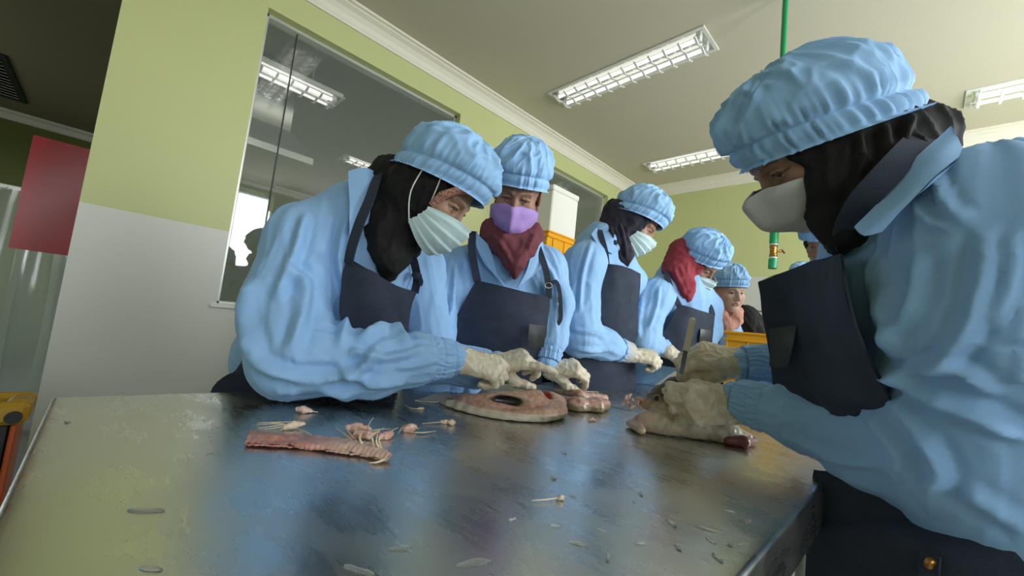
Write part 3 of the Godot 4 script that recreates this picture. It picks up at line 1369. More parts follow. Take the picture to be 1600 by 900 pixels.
func make_head() -> void:
	var s := Sdf.new()
	s.ell(Vector3(0, 0.035, -0.012), Vector3(0.074, 0.082, 0.094), Basis(), 0.02)
	s.ell(Vector3(0, -0.025, 0.014), Vector3(0.062, 0.082, 0.076), Basis(), 0.03)
	s.cap(Vector3(-0.008, -0.096, 0.066), Vector3(0.008, -0.096, 0.066), 0.017, 0.017, 0.025)
	for x in [-1.0, 1.0]:
		s.cap(Vector3(x * 0.053, -0.055, 0.0), Vector3(x * 0.012, -0.098, 0.06), 0.018, 0.015, 0.025)
		s.ell(Vector3(x * 0.040, -0.024, 0.06), Vector3(0.024, 0.02, 0.022), Basis(), 0.02)
		s.cap(Vector3(x * 0.014, 0.02, 0.083), Vector3(x * 0.045, 0.021, 0.07), 0.009, 0.008, 0.015)
	for x in [-1.0, 1.0]:
		s.ell(Vector3(x * 0.034, -0.05, 0.05), Vector3(0.026, 0.032, 0.026), Basis(), 0.025)
	s.cap(Vector3(0, 0.008, 0.086), Vector3(0, -0.032, 0.1035), 0.0075, 0.0098, 0.012)
	for x in [-1.0, 1.0]:
		s.ell(Vector3(x * 0.0115, -0.037, 0.094), Vector3(0.0085, 0.0075, 0.0105), Basis(), 0.006)
		s.ell(Vector3(x * 0.078, -0.008, -0.012), Vector3(0.007, 0.03, 0.018), Basis(Vector3.UP, x * 0.25), 0.006)
	s.cap(Vector3(-0.019, -0.0635, 0.0835), Vector3(0, -0.0595, 0.0915), 0.004, 0.0062, 0.006)
	s.cap(Vector3(0.019, -0.0635, 0.0835), Vector3(0, -0.0595, 0.0915), 0.004, 0.0062, 0.006)
	s.cap(Vector3(-0.013, -0.0705, 0.0855), Vector3(0.013, -0.0705, 0.0855), 0.0062, 0.0062, 0.006)
	s.cap(Vector3(0, -0.07, -0.018), Vector3(0, -0.17, -0.04), 0.052, 0.055, 0.03)
	for x in [-1.0, 1.0]:
		s.cut(Vector3(x * 0.031, 0.001, 0.092), Vector3(0.0185, 0.0115, 0.014), Basis(), 0.012)
	s.cut(Vector3(0, -0.0658, 0.098), Vector3(0.019, 0.0013, 0.010), Basis(), 0.003)
	for x in [-1.0, 1.0]:
		s.ell(Vector3(x * 0.031, 0.0005, 0.0715), Vector3(0.0125, 0.0125, 0.0125), Basis(), 0.001)
		s.chain([Vector3(x * 0.015, -0.002, 0.082), Vector3(x * 0.024, 0.0055, 0.0848), Vector3(x * 0.036, 0.0062, 0.083), Vector3(x * 0.047, -0.001, 0.0745)], [0.0022, 0.003, 0.003, 0.0022], 0.004)
		s.chain([Vector3(x * 0.016, -0.004, 0.0815), Vector3(x * 0.03, -0.0085, 0.083), Vector3(x * 0.046, -0.003, 0.0745)], [0.002, 0.0026, 0.002], 0.004)
	head_geo = Geo.new()
	s.mesh(head_geo, 0.0029)


func head_color(p: Vector3, tone: Color, gaze: Vector3) -> Color:
	var ax := absf(p.x)
	var eye := Vector3(0.031 * signf(p.x), 0.0005, 0.0715)
	var q := p - eye
	if q.length() < 0.0138 and p.z > 0.0765 and absf(p.y) < 0.0062 and absf(ax - 0.031) < 0.0135:
		var iris := (q.normalized() - (Vector3(0, 0, 1) + gaze).normalized()).length()
		if gaze.y < -0.3 and p.y > -0.0028:
			return tone * 0.9 if p.y > -0.0012 else Color(0.03, 0.02, 0.018)
		return Color(0.012, 0.008, 0.006) if iris < 0.5 else Color(0.6, 0.55, 0.52)
	var c := tone
	# lashes, brows, lips, warmth of cheeks and nose
	if p.z > 0.068 and ax > 0.014 and ax < 0.05:
		var lash := absf(p.y - (0.0035 - pow((ax - 0.031) / 0.018, 2.0) * 0.005))
		if lash < 0.0022:
			c = c.lerp(Color(0.03, 0.02, 0.018), 0.8)
		var brow := absf(p.y - (0.0225 - pow((ax - 0.036) / 0.02, 2.0) * 0.004))
		c = c.lerp(Color(0.04, 0.028, 0.022), 0.75 * clampf(1.0 - brow / 0.0045, 0, 1))
	if p.z > 0.08 and ax < 0.023:
		var up := absf(p.y + 0.0655) / 0.0095
		var lip := clampf(1.4 - up * 1.15 - pow(ax / 0.023, 2.0) * 0.6, 0.0, 1.0)
		c = c.lerp(Color(0.42, 0.16, 0.14), lip * 0.8)
	if p.z > 0.05 and p.y < 0.0 and p.y > -0.05:
		c = c.lerp(Color(tone.r * 1.02, tone.g * 0.86, tone.b * 0.8), 0.35 * smoothstep(0.0, -0.015, p.y) * smoothstep(-0.05, -0.03, p.y))
	return c


# the body: head, neck, trunk and arms in one mesh, dressed by the other parts
func add_body(person: Node3D, T: Transform3D, tone: Color, gaze: Vector3, trunk: Array, arms: Array) -> void:
	var g := Geo.new()
	g.v = head_geo.v.duplicate()
	g.uv = head_geo.uv.duplicate()
	g.ix = head_geo.ix.duplicate()
	g.c.resize(g.v.size())
	for i in g.v.size():
		g.c[i] = head_color(g.v[i], tone, gaze)
		g.v[i] = T * g.v[i]
	var s := Sdf.new()
	s.cap(T * Vector3(0, -0.1, -0.025), trunk[0], 0.05, 0.055, 0.04)
	s.chain(trunk, [0.07, 0.1, 0.11, 0.1].slice(0, trunk.size()), 0.05)
	for a in arms:
		var r := []
		for i in a.size():
			r.append(lerpf(0.046, 0.024, i / (a.size() - 1.0)))
		s.cap(trunk[0], a[0], 0.05, 0.046, 0.05)
		s.chain(a, r, 0.02)
	s.mesh(g, 0.016, tone)
	part("body", g, M.skin, person)


func add_legs(person: Node3D, pelvis: Vector3, across: Vector3, ahead: Vector3) -> void:
	var s := Sdf.new()
	s.ell(pelvis, Vector3(0.14, 0.12, 0.14), Basis(), 0.05)
	for k in [-1.0, 1.0]:
		var hip: Vector3 = pelvis + across * 0.085 * k - Vector3(0, 0.05, 0)
		var foot := Vector3(hip.x, 0.09, hip.z)
		s.chain([hip, (hip + foot) * 0.5 + ahead * 0.02, foot], [0.095, 0.075, 0.06], 0.04)
		var b := Geo.new()
		var bs := Sdf.new()
		bs.chain([foot + Vector3(0, 0.06, 0), Vector3(foot.x, 0.055, foot.z), Vector3(foot.x, 0.045, foot.z) + ahead * 0.15], [0.062, 0.05, 0.044], 0.02)
		bs.halve(Vector3(0, 0.001, 0), Vector3.DOWN)
		bs.mesh(b, 0.013)
		part("boot", b, M.boot_rubber, person)
	var g := Geo.new()
	s.mesh(g, 0.022)
	part("trousers", g, M.trouser_cloth, person)


# coat: chains is a list of [points, radii, k]; arms are {pts, rad, cuff}
func add_coat(person: Node3D, chains: Array, blobs: Array, arms: Array, cell: float, seed_: float, amp: float, folds := [], m := "coat_cloth") -> void:
	var s := Sdf.new()
	for q in chains:
		s.chain(q[0], q[1], q[2])
	for q in blobs:
		s.ell(q[0], q[1], q[2] if q.size() > 2 else Basis(), 0.06)
	for a in arms:
		s.chain(a.pts, a.rad, 0.03)
	var g := Geo.new()
	s.mesh(g, cell)
	g.relax(0, 1, 0.4)
	var d := Drape.new()
	d.na = noise_a
	d.nb = noise_b
	d.arms = arms
	d.shift = Vector3(seed_, seed_ * 1.7, seed_ * 0.6)
	d.amp = amp
	d.folds = folds
	g.displace(0, d.f)
	part("coat", g, M[m], person)


func add_panel(person: Node3D, called: String, rows: Array, m: String, thick := 0.004, nu := 5, nv := 5, ripple := 0.0) -> MeshInstance3D:
	var g := Geo.new()
	g.sheet(surface(rows, nu, nv), thick)
	if ripple > 0:
		g.displace(0, func(p: Vector3, _n: Vector3) -> float: return ripple * noise_a.get_noise_3d(p.x * 12, p.y * 9, p.z * 12))
	return part(called, g, M[m], person)


func add_strap(person: Node3D, called: String, pts: Array, width: float, m: String, face: Vector3, thick := 0.003) -> MeshInstance3D:
	var g := Geo.new()
	ribbon(g, pts, width, thick, face)
	return part(called, g, M[m], person)


# ---------------------------------------------------------------- gloved hands
# wrist: where the hand starts; y: towards the fingers; z: back of the hand; side: 1 when the thumb is on the -x side of (y, z)
# curls: four fingers of [knuckle, middle, end] bends; thumb: [direction 1, direction 2] in hand axes; grown: where the forearm comes from
func add_glove(person: Node3D, wrist: Vector3, y: Vector3, z: Vector3, side: float, curls: Array, thumb: Array, arm_from: Vector3, tint: Color, scale := 1.0, spread := 0.1, cell := 0.0029, cuff_len := 0.05) -> void:
	y = y.normalized()
	var x := y.cross(z).normalized()
	z = x.cross(y)
	var B := Basis(x, y, z)
	var W := func(p: Vector3) -> Vector3: return wrist + B * (Vector3(p.x * side, p.y, p.z) * scale)
	var s := Sdf.new()
	var root := [Vector3(-0.027, 0.088, 0.0), Vector3(-0.0085, 0.093, 0.003), Vector3(0.0105, 0.088, 0.002), Vector3(0.028, 0.078, -0.002)]
	var lens := [[0.042, 0.026, 0.021], [0.046, 0.029, 0.022], [0.043, 0.027, 0.021], [0.033, 0.021, 0.019]]
	var rad := [0.0102, 0.0105, 0.0100, 0.0092]
	for i in 4:
		var from := Vector3((i - 1.5) * 0.010, 0.008, -0.002)
		s.cap(W.call(from), W.call(root[i]), 0.0185 * scale, 0.0125 * scale, 0.018 * scale)
	for i in 4:
		var p: Vector3 = root[i]
		var pts := [p]
		var a := 0.0
		for k in 3:
			a += curls[i][k]
			var sp: float = (i - 1.5) * spread
			var dir := Vector3(sin(sp) * cos(a), cos(sp) * cos(a), -sin(a))
			p += dir * lens[i][k]
			pts.append(p)
		var wp := []
		for q in pts:
			wp.append(W.call(q))
		var r: float = rad[i] * scale
		s.chain(wp, [r * 1.12, r * 1.04, r * 0.97, r * 0.84], 0.0045 * scale)
	var c := Vector3(-0.02, 0.022, -0.008)
	var m: Vector3 = c + (thumb[0] as Vector3).normalized() * 0.046
	var ip: Vector3 = m + (thumb[1] as Vector3).normalized() * 0.033
	var tip: Vector3 = ip + ((thumb[2] if thumb.size() > 2 else thumb[1]) as Vector3).normalized() * 0.025
	s.chain([W.call(c), W.call(m), W.call(ip), W.call(tip)], [0.019 * scale, 0.0135 * scale, 0.0115 * scale, 0.0092 * scale], 0.008 * scale)
	s.cap(W.call(Vector3(-0.006, 0.03, -0.006)), W.call(m), 0.016 * scale, 0.01 * scale, 0.014 * scale)
	# sleeve of the glove
	var back := (arm_from - wrist).normalized()
	s.cap(wrist, wrist + back * cuff_len, 0.025 * scale, 0.031 * scale, 0.02)
	var g := Geo.new()
	s.mesh(g, cell, tint)
	g.relax(0, 1, 0.3)
	var rim := wrist + back * cuff_len
	g.displace(0, func(p: Vector3, _n: Vector3) -> float:
		var q := p * 34.0
		var r := 1.0 - absf(noise_b.get_noise_3d(q.x, q.y, q.z)) * 2.0
		var t := (p - wrist).dot(back)
		var k := 0.0016 + 0.0022 * clampf(t / 0.04 + 0.7, 0.2, 1.5)
		return k * (r * absf(r) - 0.25))
	# latex over skin: paler along creases, warmer on the pads
	g.paint(0, func(p: Vector3, _n: Vector3) -> Color:
		var k := clampf(0.5 + 0.9 * noise_b.get_noise_3d(p.x * 45, p.y * 45, p.z * 45), 0, 1)
		return tint.lerp(Color(tint.r * 0.86, tint.g * 0.78, tint.b * 0.68), k))
	part("glove", g, M.latex, person)
	# rolled bead at the glove's mouth
	var rb := Geo.new()
	var ring := []
	var sx := back.cross(Vector3.UP if absf(back.y) < 0.8 else Vector3.RIGHT).normalized()
	var sy := back.cross(sx)
	for i in 25:
		var a := TAU * i / 24
		var w := 0.031 * scale + 0.002 * sin(a * 3.0 + scale * 9.0)
		ring.append(rim + (sx * cos(a) + sy * sin(a)) * w + back * (0.006 + 0.004 * sin(a * 2.0 + 1.0)))
	rb.tube(ring, 0.0022, 6, false, tint)
	part("glove_bead", rb, M.latex, person)


# gathered elastic cuff at a sleeve's end
func add_cuff(person: Node3D, arm: Dictionary, width: float, seed_: float) -> void:
	var n: int = arm.pts.size()
	var a: Vector3 = arm.pts[n - 2]
	var b: Vector3 = arm.pts[n - 1]
	var ra: float = arm.rad[n - 2]
	var rb: float = arm.rad[n - 1]
	var len := (b - a).length()
	var axis := (b - a) / len
	var side := axis.cross(Vector3(0.31, 0.9, 0.3)).normalized()
	var o := axis.cross(side)
	var rows := []
	var N := 150
	var steps := 22
	for j in steps + 2:
		var u := minf(j / float(steps), 1.0)
		var d := width * (1.0 - u)                 # distance from the mouth
		var t := 1.0 - d / len
		var r0 := lerpf(ra, rb, t) + 0.0035
		var row := []
		for i in N:
			var phi := TAU * i / N
			var wob := noise_b.get_noise_2d(phi * 1.4 + seed_ * 3.0, d * 14.0) * 2.2
			var pl := 1.0 - absf(sin(phi * 13.0 + wob))
			var fine := sin(phi * 41.0 + wob * 3.0)
			var amp := 0.0046 * smoothstep(0.0, 0.18, u) * (1.0 - 0.25 * smoothstep(0.9, 1.0, u))
			var r := r0 - 0.005 * (1.0 - smoothstep(0.0, 0.12, u)) + amp * (pl - 0.45) + 0.0006 * fine * smoothstep(0.0, 0.2, u)
			r -= 0.0028 * exp(-pow((d - width * 0.55) / 0.003, 2.0))
			if j == steps + 1:
				r = r0 * 0.72
			row.append(b - axis * (d + (0.004 if j == steps + 1 else 0.0)) + (side * cos(phi) + o * sin(phi)) * r)
		rows.append(row)
	var g := Geo.new()
	g.grid(rows, true)
	part("cuff", g, M.coat_cloth, person)


# ---------------------------------------------------------------- the people
func build_people() -> void:
	ready_noise()
	make_head()
	worker_front()
	worker_second()
	worker_third()
	worker_fourth()
	worker_young()
	worker_right()
	people_behind()


const PALE_LATEX := Color(0.66, 0.61, 0.5)
const TAN_LATEX := Color(0.6, 0.54, 0.42)


# nearest on the left, black headscarf, leaning on her right elbow
func worker_front() -> void:
	var p := thing("person", "worker in black headscarf and pale blue mask bending over the opened fish, elbow on table", "person", Vector3(-1.38, 0, -0.36))
	var T := Transform3D(frame(Vector3(0.6528, -0.6235, -0.4303), Vector3(0.5194, 0.7791, -0.3511)), Vector3(-0.884, 1.4223, -0.562))
	var pelvis := Vector3(-1.36, 0.9, -0.40)
	var neck := Vector3(-1.0549, 1.3359, -0.4999)
	var sr := Vector3(-1.1104, 1.2569, -0.3394)
	var sl := Vector3(-1.0668, 1.244, -0.6434)
	var er := Vector3(-1.0231, 0.9782, -0.3293)
	var wr := Vector3(-0.8759, 0.9987, -0.6627)
	var el := Vector3(-1.0542, 0.9765, -0.7206)
	var wl := Vector3(-0.8777, 0.9914, -0.8695)
	add_legs(p, pelvis + Vector3(-0.02, -0.04, -0.05), Vector3.BACK, Vector3.RIGHT)
	var arm_r := {"pts": [sr, Vector3(-1.0786, 1.1032, -0.3134), er, Vector3(-0.9322, 0.9782, -0.4791), Vector3(-0.9051, 0.9931, -0.5763), Vector3(-0.8735, 0.9991, -0.6651)], "rad": [0.092, 0.093, 0.094, 0.078, 0.06, 0.045], "cuff": 0.05}
	var arm_l := {"pts": [sl, el, Vector3(-0.9537, 0.9629, -0.8247), Vector3(-0.9053, 0.9798, -0.8574)], "rad": [0.075, 0.068, 0.055, 0.042], "cuff": 0.05}
	var F := [
		fold([Vector3(-0.9909, 1.3374, -0.3929), Vector3(-0.9997, 1.2242, -0.3848), Vector3(-0.9524, 1.1182, -0.404), Vector3(-0.9471, 1.0058, -0.3958)], 0.013, 0.0216),
		fold([Vector3(-0.9982, 1.1712, -0.2644), Vector3(-0.963, 1.1485, -0.3032), Vector3(-0.9457, 1.0645, -0.3034), Vector3(-0.9534, 0.9807, -0.2924)], 0.016, 0.0189),
		fold([Vector3(-1.0707, 0.9646, -0.2612), Vector3(-0.9445, 0.9412, -0.3211), Vector3(-0.8765, 0.9653, -0.4158), Vector3(-0.8754, 1.0234, -0.4521)], 0.014, 0.0216),
		fold([Vector3(-1.0056, 0.9035, -0.2927), Vector3(-0.9151, 0.9251, -0.3532), Vector3(-0.8759, 0.9093, -0.4238)], 0.012, 0.0162),
		fold([Vector3(-1.0342, 1.3191, -0.3083), Vector3(-1.0111, 1.2056, -0.2896), Vector3(-1.0298, 1.0996, -0.2704)], 0.013, 0.0162),
		fold([Vector3(-0.9259, 1.0317, -0.4283), Vector3(-0.892, 1.0687, -0.4865), Vector3(-0.877, 1.0192, -0.537)], 0.012, 0.0189),
		fold([Vector3(-0.9216, 1.0091, -0.407), Vector3(-0.8834, 0.9938, -0.4766), Vector3(-0.8637, 1.0217, -0.5645)], 0.010, 0.0135),
		fold([Vector3(-0.9268, 0.986, -0.3761), Vector3(-0.8753, 0.9368, -0.4494), Vector3(-0.8674, 0.9513, -0.5415)], 0.012, 0.0135),
		fold([Vector3(-1.1586, 1.1403, -0.2486), Vector3(-1.1688, 1.0453, -0.2509), Vector3(-1.1052, 0.9602, -0.2697)], 0.016, 0.0189),
		fold([Vector3(-0.8803, 0.9722, -0.5113), Vector3(-0.8688, 0.982, -0.5646), Vector3(-0.8635, 0.9996, -0.625)], 0.008, 0.0081),
	]
	add_coat(p, [[[pelvis + Vector3(0.0, 0.03, 0.0), Vector3(-1.2548, 1.0268, -0.4238), Vector3(-1.1192, 1.2034, -0.4809), neck + Vector3(0, -0.02, 0)], [0.132, 0.145, 0.142, 0.085], 0.07], [[sr, Vector3(-1.1043, 1.3319, -0.4645), sl], [0.085, 0.105, 0.08], 0.06]], [], [arm_r, arm_l], 0.0062, 3.0, 0.0045, F)
	add_cuff(p, arm_r, 0.062, 1.0)
	add_body(p, T, Color(0.33, 0.19, 0.12), Vector3(0, -0.5, 0), [neck, Vector3(-1.1225, 1.1964, -0.4927), Vector3(-1.2756, 0.9789, -0.4377), pelvis], [arm_r.pts, arm_l.pts])
	# collar standing open round the scarf
	add_panel(p, "collar", [[Vector3(-0.9902, 1.4519, -0.4499), Vector3(-0.9869, 1.4539, -0.41), Vector3(-0.9963, 1.4332, -0.3746)], [Vector3(-0.9614, 1.3894, -0.4446), Vector3(-0.9523, 1.362, -0.4074), Vector3(-0.9585, 1.3408, -0.3753)], [Vector3(-0.9574, 1.3145, -0.43), Vector3(-0.9457, 1.2903, -0.4022), Vector3(-0.9479, 1.2699, -0.3812)]], "coat_cloth", 0.004, 5, 5, 0.003)
	# scarf: hood, neck and a point tucked into the coat
	add_scarf(p, T, "black_cloth", Vector3(-0.9834, 1.2989, -0.5203), [[[Vector3(-0.9605, 1.4068, -0.5292), Vector3(-0.9587, 1.3092, -0.4868), Vector3(-0.9373, 1.2389, -0.4892), Vector3(-0.9529, 1.1911, -0.4941)], [0.07, 0.052, 0.036, 0.012]], [[Vector3(-1.0091, 1.4506, -0.5025), Vector3(-1.0104, 1.3655, -0.4839), Vector3(-0.979, 1.2604, -0.4869)], [0.07, 0.06, 0.035]]], 0.006, 4.0, [], true, 0.066)
	var band := Geo.new()
	band.tube([T * Vector3(-0.066, -0.03, 0.052), T * Vector3(-0.073, 0.005, 0.058), T * Vector3(-0.066, 0.035, 0.072), T * Vector3(-0.05, 0.05, 0.085)], [0.014, 0.016, 0.014, 0.008], 10, true, Color.WHITE, 0.5)
	part("under_scarf", band, M.patterned_cloth, p)
	add_surgical_mask(p, T, "mask_blue", [[T * Vector3(-0.073, -0.03, 0.048), T * Vector3(-0.088, 0.02, 0.036), T * Vector3(-0.093, 0.06, 0.02)], [T * Vector3(-0.071, -0.1, 0.042), T * Vector3(-0.1, -0.04, 0.005), T * Vector3(-0.096, 0.05, -0.02)]], 1.12)
	add_cap(p, Transform3D(T.basis, T * Vector3(0, 0.052, -0.012)), Vector3(0.100, 0.12, 0.124), 0.044, 3, 0.018, 0.12)
	# apron
	add_panel(p, "apron_bib", [[Vector3(-0.9804, 1.2226, -0.3974), Vector3(-0.9302, 1.1941, -0.438), Vector3(-0.9117, 1.1687, -0.4961), Vector3(-0.9462, 1.1632, -0.5763)], [Vector3(-0.9694, 1.1466, -0.3901), Vector3(-0.9237, 1.1226, -0.4326), Vector3(-0.9129, 1.1016, -0.4895), Vector3(-0.9577, 1.1127, -0.5714)], [Vector3(-0.9918, 0.9785, -0.4256), Vector3(-0.963, 0.9754, -0.4697), Vector3(-0.9576, 0.9688, -0.519), Vector3(-0.9887, 0.9737, -0.587)]], "apron_denim", 0.004, 6, 6, 0.005)
	add_panel(p, "apron_skirt", [[Vector3(-1.1539, 1.0039, -0.2715), Vector3(-1.0742, 1.0129, -0.3515), Vector3(-0.9939, 1.0108, -0.4621), Vector3(-0.9988, 1.015, -0.5712)], [Vector3(-1.182, 0.9263, -0.2533), Vector3(-1.0735, 0.9351, -0.3626), Vector3(-1.0225, 0.9347, -0.4862), Vector3(-1.0253, 0.9336, -0.5981)], [Vector3(-1.3039, 0.8371, -0.2272), Vector3(-1.1607, 0.8524, -0.3709), Vector3(-1.0801, 0.8475, -0.5252), Vector3(-1.0699, 0.8435, -0.6364)], [Vector3(-1.4321, 0.5548, -0.2778), Vector3(-1.3246, 0.5412, -0.4463), Vector3(-1.1654, 0.5842, -0.6026), Vector3(-1.158, 0.5628, -0.7275)]], "apron_denim", 0.004, 6, 6, 0.006)
	add_strap(p, "apron_strap", [Vector3(-0.9632, 1.206, -0.3957), Vector3(-0.9434, 1.2408, -0.3897), Vector3(-0.9263, 1.2982, -0.3922), Vector3(-0.9244, 1.361, -0.4072), Vector3(-0.9484, 1.414, -0.4259), Vector3(-0.9974, 1.4655, -0.4552)], 0.026, "apron_denim", Vector3(0.546, 0.0801, 0.8339))
	add_strap(p, "apron_strap", [Vector3(-0.9837, 1.1617, -0.5957), Vector3(-0.9791, 1.2008, -0.5951), Vector3(-0.9669, 1.2393, -0.5738), Vector3(-0.9681, 1.2705, -0.554)], 0.022, "apron_denim", Vector3(0.6325, -0.005, 0.7746))
	var kn := Geo.new()
	kn.tube([Vector3(-0.9734, 1.2121, -0.5779), Vector3(-0.9617, 1.2059, -0.5835), Vector3(-0.9587, 1.2109, -0.593)], [0.008, 0.012, 0.007], 8)
	part("strap_knot", kn, M.apron_denim, p)
	add_strap(p, "strap_end", [Vector3(-0.958, 1.2064, -0.5872), Vector3(-0.9542, 1.1933, -0.5928), Vector3(-0.9566, 1.1826, -0.5918)], 0.012, "apron_denim", Vector3(0.7101, -0.0932, 0.6979))
	# hands over the fish
	add_glove(p, Vector3(-0.8624, 0.9977, -0.6909), Vector3(0.5035, -0.1406, -0.8525), Vector3(0.5745, 0.7474, 0.3337), 1.0, [[0.55, 0.55, 0.2], [0.95, 1.1, 0.6], [1.05, 1.3, 0.8], [1.05, 1.3, 0.9]], [Vector3(-0.4, 0.6, -0.7), Vector3(0.1, 0.7, -0.7)], Vector3(-0.8842, 0.9972, -0.6401), PALE_LATEX, 1.1, 0.08)
	add_glove(p, Vector3(-0.8872, 0.9821, -0.8325), Vector3(0.8191, 0.3204, -0.4758), Vector3(0.2443, 0.7254, 0.6435), -1.0, [[0.25, 0.35, 0.2], [1.0, 1.0, 0.5], [1.15, 1.1, 0.6], [1.2, 1.2, 0.6]], [Vector3(-0.5, 0.6, -0.6), Vector3(0.1, 0.7, -0.7)], Vector3(-0.9187, 0.9399, -0.8061), PALE_LATEX, 1.05, 0.08, 0.0029, 0.02)


# second on the left, maroon scarf and lilac mask
func worker_second() -> void:
	var p := thing("person", "worker wearing a lilac folded mask and maroon headscarf", "person", Vector3(-1.34, 0, -0.98))
	var T := Transform3D(frame(Vector3(0.5601, -0.5492, 0.6202), Vector3(0.3602, 0.8943, 0.2653)), Vector3(-1.0044, 1.5649, -0.9649))
	var pelvis := Vector3(-1.33, 0.92, -0.99)
	var neck := Vector3(-1.0716, 1.3838, -1.0211)
	var sr := Vector3(-1.2119, 1.2759, -0.8927)
	var sl := Vector3(-0.996, 1.3255, -1.1344)
	var er := Vector3(-1.1793, 0.996, -0.8487)
	var el := Vector3(-0.9414, 1.0809, -1.1511)
	var wl := Vector3(-0.9016, 0.9654, -1.1066)
	var wr := Vector3(-1.0081, 0.9236, -0.9466)
	add_legs(p, pelvis, Vector3.BACK, Vector3.RIGHT)
	var arm_l := {"pts": [sl, Vector3(-0.9551, 1.1982, -1.1644), Vector3(-0.9381, 1.0692, -1.1416), Vector3(-0.9211, 0.9912, -1.1121)], "rad": [0.075, 0.068, 0.055, 0.042], "cuff": 0.04}
	var arm_r := {"pts": [sr, Vector3(-1.1883, 1.1164, -0.8234), Vector3(-1.1361, 0.9149, -0.7745), Vector3(-1.0524, 0.9004, -0.8759)], "rad": [0.085, 0.082, 0.07, 0.05], "cuff": 0.05}
	var F := [
		fold([Vector3(-1.1657, 1.3134, -0.7914), Vector3(-1.1292, 1.156, -0.7636), Vector3(-1.0939, 0.9717, -0.7382)], 0.012, 0.013),
		fold([Vector3(-1.1314, 1.2969, -0.8285), Vector3(-1.1082, 1.1415, -0.8156), Vector3(-1.105, 1.0544, -0.7874)], 0.010, 0.012),
		fold([Vector3(-1.1589, 1.2397, -0.7509), Vector3(-1.1351, 1.09, -0.7378), Vector3(-1.1123, 0.9688, -0.7198)], 0.010, 0.010),
		fold([Vector3(-0.9454, 1.3555, -1.053), Vector3(-0.9017, 1.2708, -1.0944), Vector3(-0.8944, 1.1613, -1.1165)], 0.010, 0.010),
	]
	add_coat(p, [[[pelvis, Vector3(-1.1412, 1.1188, -1.0716), Vector3(-1.1219, 1.3017, -1.0525)], [0.15, 0.155, 0.12], 0.07], [[sr, neck + Vector3(-0.03, -0.04, 0), sl], [0.08, 0.095, 0.078], 0.06]], [], [arm_l, arm_r], 0.0075, 9.0, 0.005, F)
	add_cuff(p, arm_l, 0.045, 5.0)
	add_body(p, T, Color(0.30, 0.165, 0.11), Vector3(0, -0.45, 0), [neck, Vector3(-1.1042, 1.1906, -1.0424), pelvis], [arm_r.pts, arm_l.pts])
	add_panel(p, "collar", [[Vector3(-1.0906, 1.4112, -0.8691), Vector3(-1.0702, 1.3891, -0.8784), Vector3(-1.0514, 1.3658, -0.9007)], [Vector3(-1.0731, 1.3573, -0.8655), Vector3(-1.049, 1.3271, -0.8869), Vector3(-1.0209, 1.2774, -0.9221)], [Vector3(-1.0525, 1.3019, -0.8938), Vector3(-1.0331, 1.2777, -0.9096), Vector3(-1.0025, 1.2316, -0.9541)]], "coat_cloth", 0.004, 5, 5, 0.002)
	add_panel(p, "collar", [[Vector3(-0.9477, 1.414, -1.0571), Vector3(-0.9438, 1.3928, -1.0352), Vector3(-0.9459, 1.3688, -1.0077)], [Vector3(-0.9309, 1.3549, -1.0535), Vector3(-0.9393, 1.3262, -1.0201), Vector3(-0.9538, 1.2889, -0.996)], [Vector3(-0.9383, 1.3095, -1.052), Vector3(-0.9542, 1.2672, -1.0128), Vector3(-0.9748, 1.2315, -0.9823)]], "coat_cloth", 0.004, 5, 5, 0.002)
	add_scarf(p, T, "maroon_cloth", Vector3(-1.0629, 1.3892, -1.0149), [[[Vector3(-1.0617, 1.4224, -0.9256), Vector3(-1.0008, 1.3748, -0.9366), Vector3(-0.9712, 1.319, -0.9527), Vector3(-0.9747, 1.2693, -0.9701)], [0.048, 0.042, 0.032, 0.01]], [[Vector3(-0.9734, 1.4303, -1.0288), Vector3(-0.9646, 1.3791, -0.9873), Vector3(-0.9723, 1.3345, -0.9639)], [0.04, 0.038, 0.028]]], 0.0065, 8.0, [fold([Vector3(-1.0157, 1.3994, -0.8752), Vector3(-0.9737, 1.3573, -0.895), Vector3(-0.9524, 1.3084, -0.9232)], 0.008, 0.009), fold([Vector3(-0.9134, 1.4213, -0.9764), Vector3(-0.9212, 1.3684, -0.9613), Vector3(-0.9347, 1.3215, -0.9394)], 0.008, 0.010)], false, 0.07)
	add_folded_mask(p, T, "mask_lilac", 1.22)
	add_cap(p, Transform3D(T.basis, T * Vector3(0, 0.058, -0.01)), Vector3(0.1, 0.13, 0.118), 0.03, 8, 0.01, 0.12)
	add_panel(p, "apron_bib", [[Vector3(-1.0697, 1.2419, -0.8772), Vector3(-0.996, 1.2307, -0.9178), Vector3(-0.939, 1.2191, -0.9845), Vector3(-0.9089, 1.2148, -1.0802)], [Vector3(-1.0906, 1.1457, -0.8473), Vector3(-1.0027, 1.1308, -0.9101), Vector3(-0.9422, 1.1244, -0.9868), Vector3(-0.9158, 1.1171, -1.0863)], [Vector3(-1.1404, 1.0493, -0.8238), Vector3(-1.0317, 1.026, -0.9089), Vector3(-0.9587, 1.0206, -0.9981), Vector3(-0.9226, 1.0105, -1.0936)], [Vector3(-1.1943, 0.9273, -0.8425), Vector3(-1.0765, 0.9125, -0.9358), Vector3(-0.991, 0.9037, -1.0239), Vector3(-0.941, 0.9104, -1.1169)]], "apron_denim", 0.004, 5, 5, 0.005)
	var fl := add_panel(p, "pocket_flap", [[Vector3(-0.9186, 1.1144, -1.0007), Vector3(-0.9011, 1.1132, -1.023), Vector3(-0.8848, 1.1162, -1.0463)], [Vector3(-0.9184, 1.074, -1.0005), Vector3(-0.9003, 1.0728, -1.0219), Vector3(-0.8855, 1.0756, -1.0467)], [Vector3(-0.9223, 1.0401, -1.0068), Vector3(-0.9042, 1.0387, -1.0283), Vector3(-0.8901, 1.0433, -1.0506)]], "pocket_vinyl", 0.004, 4, 4)
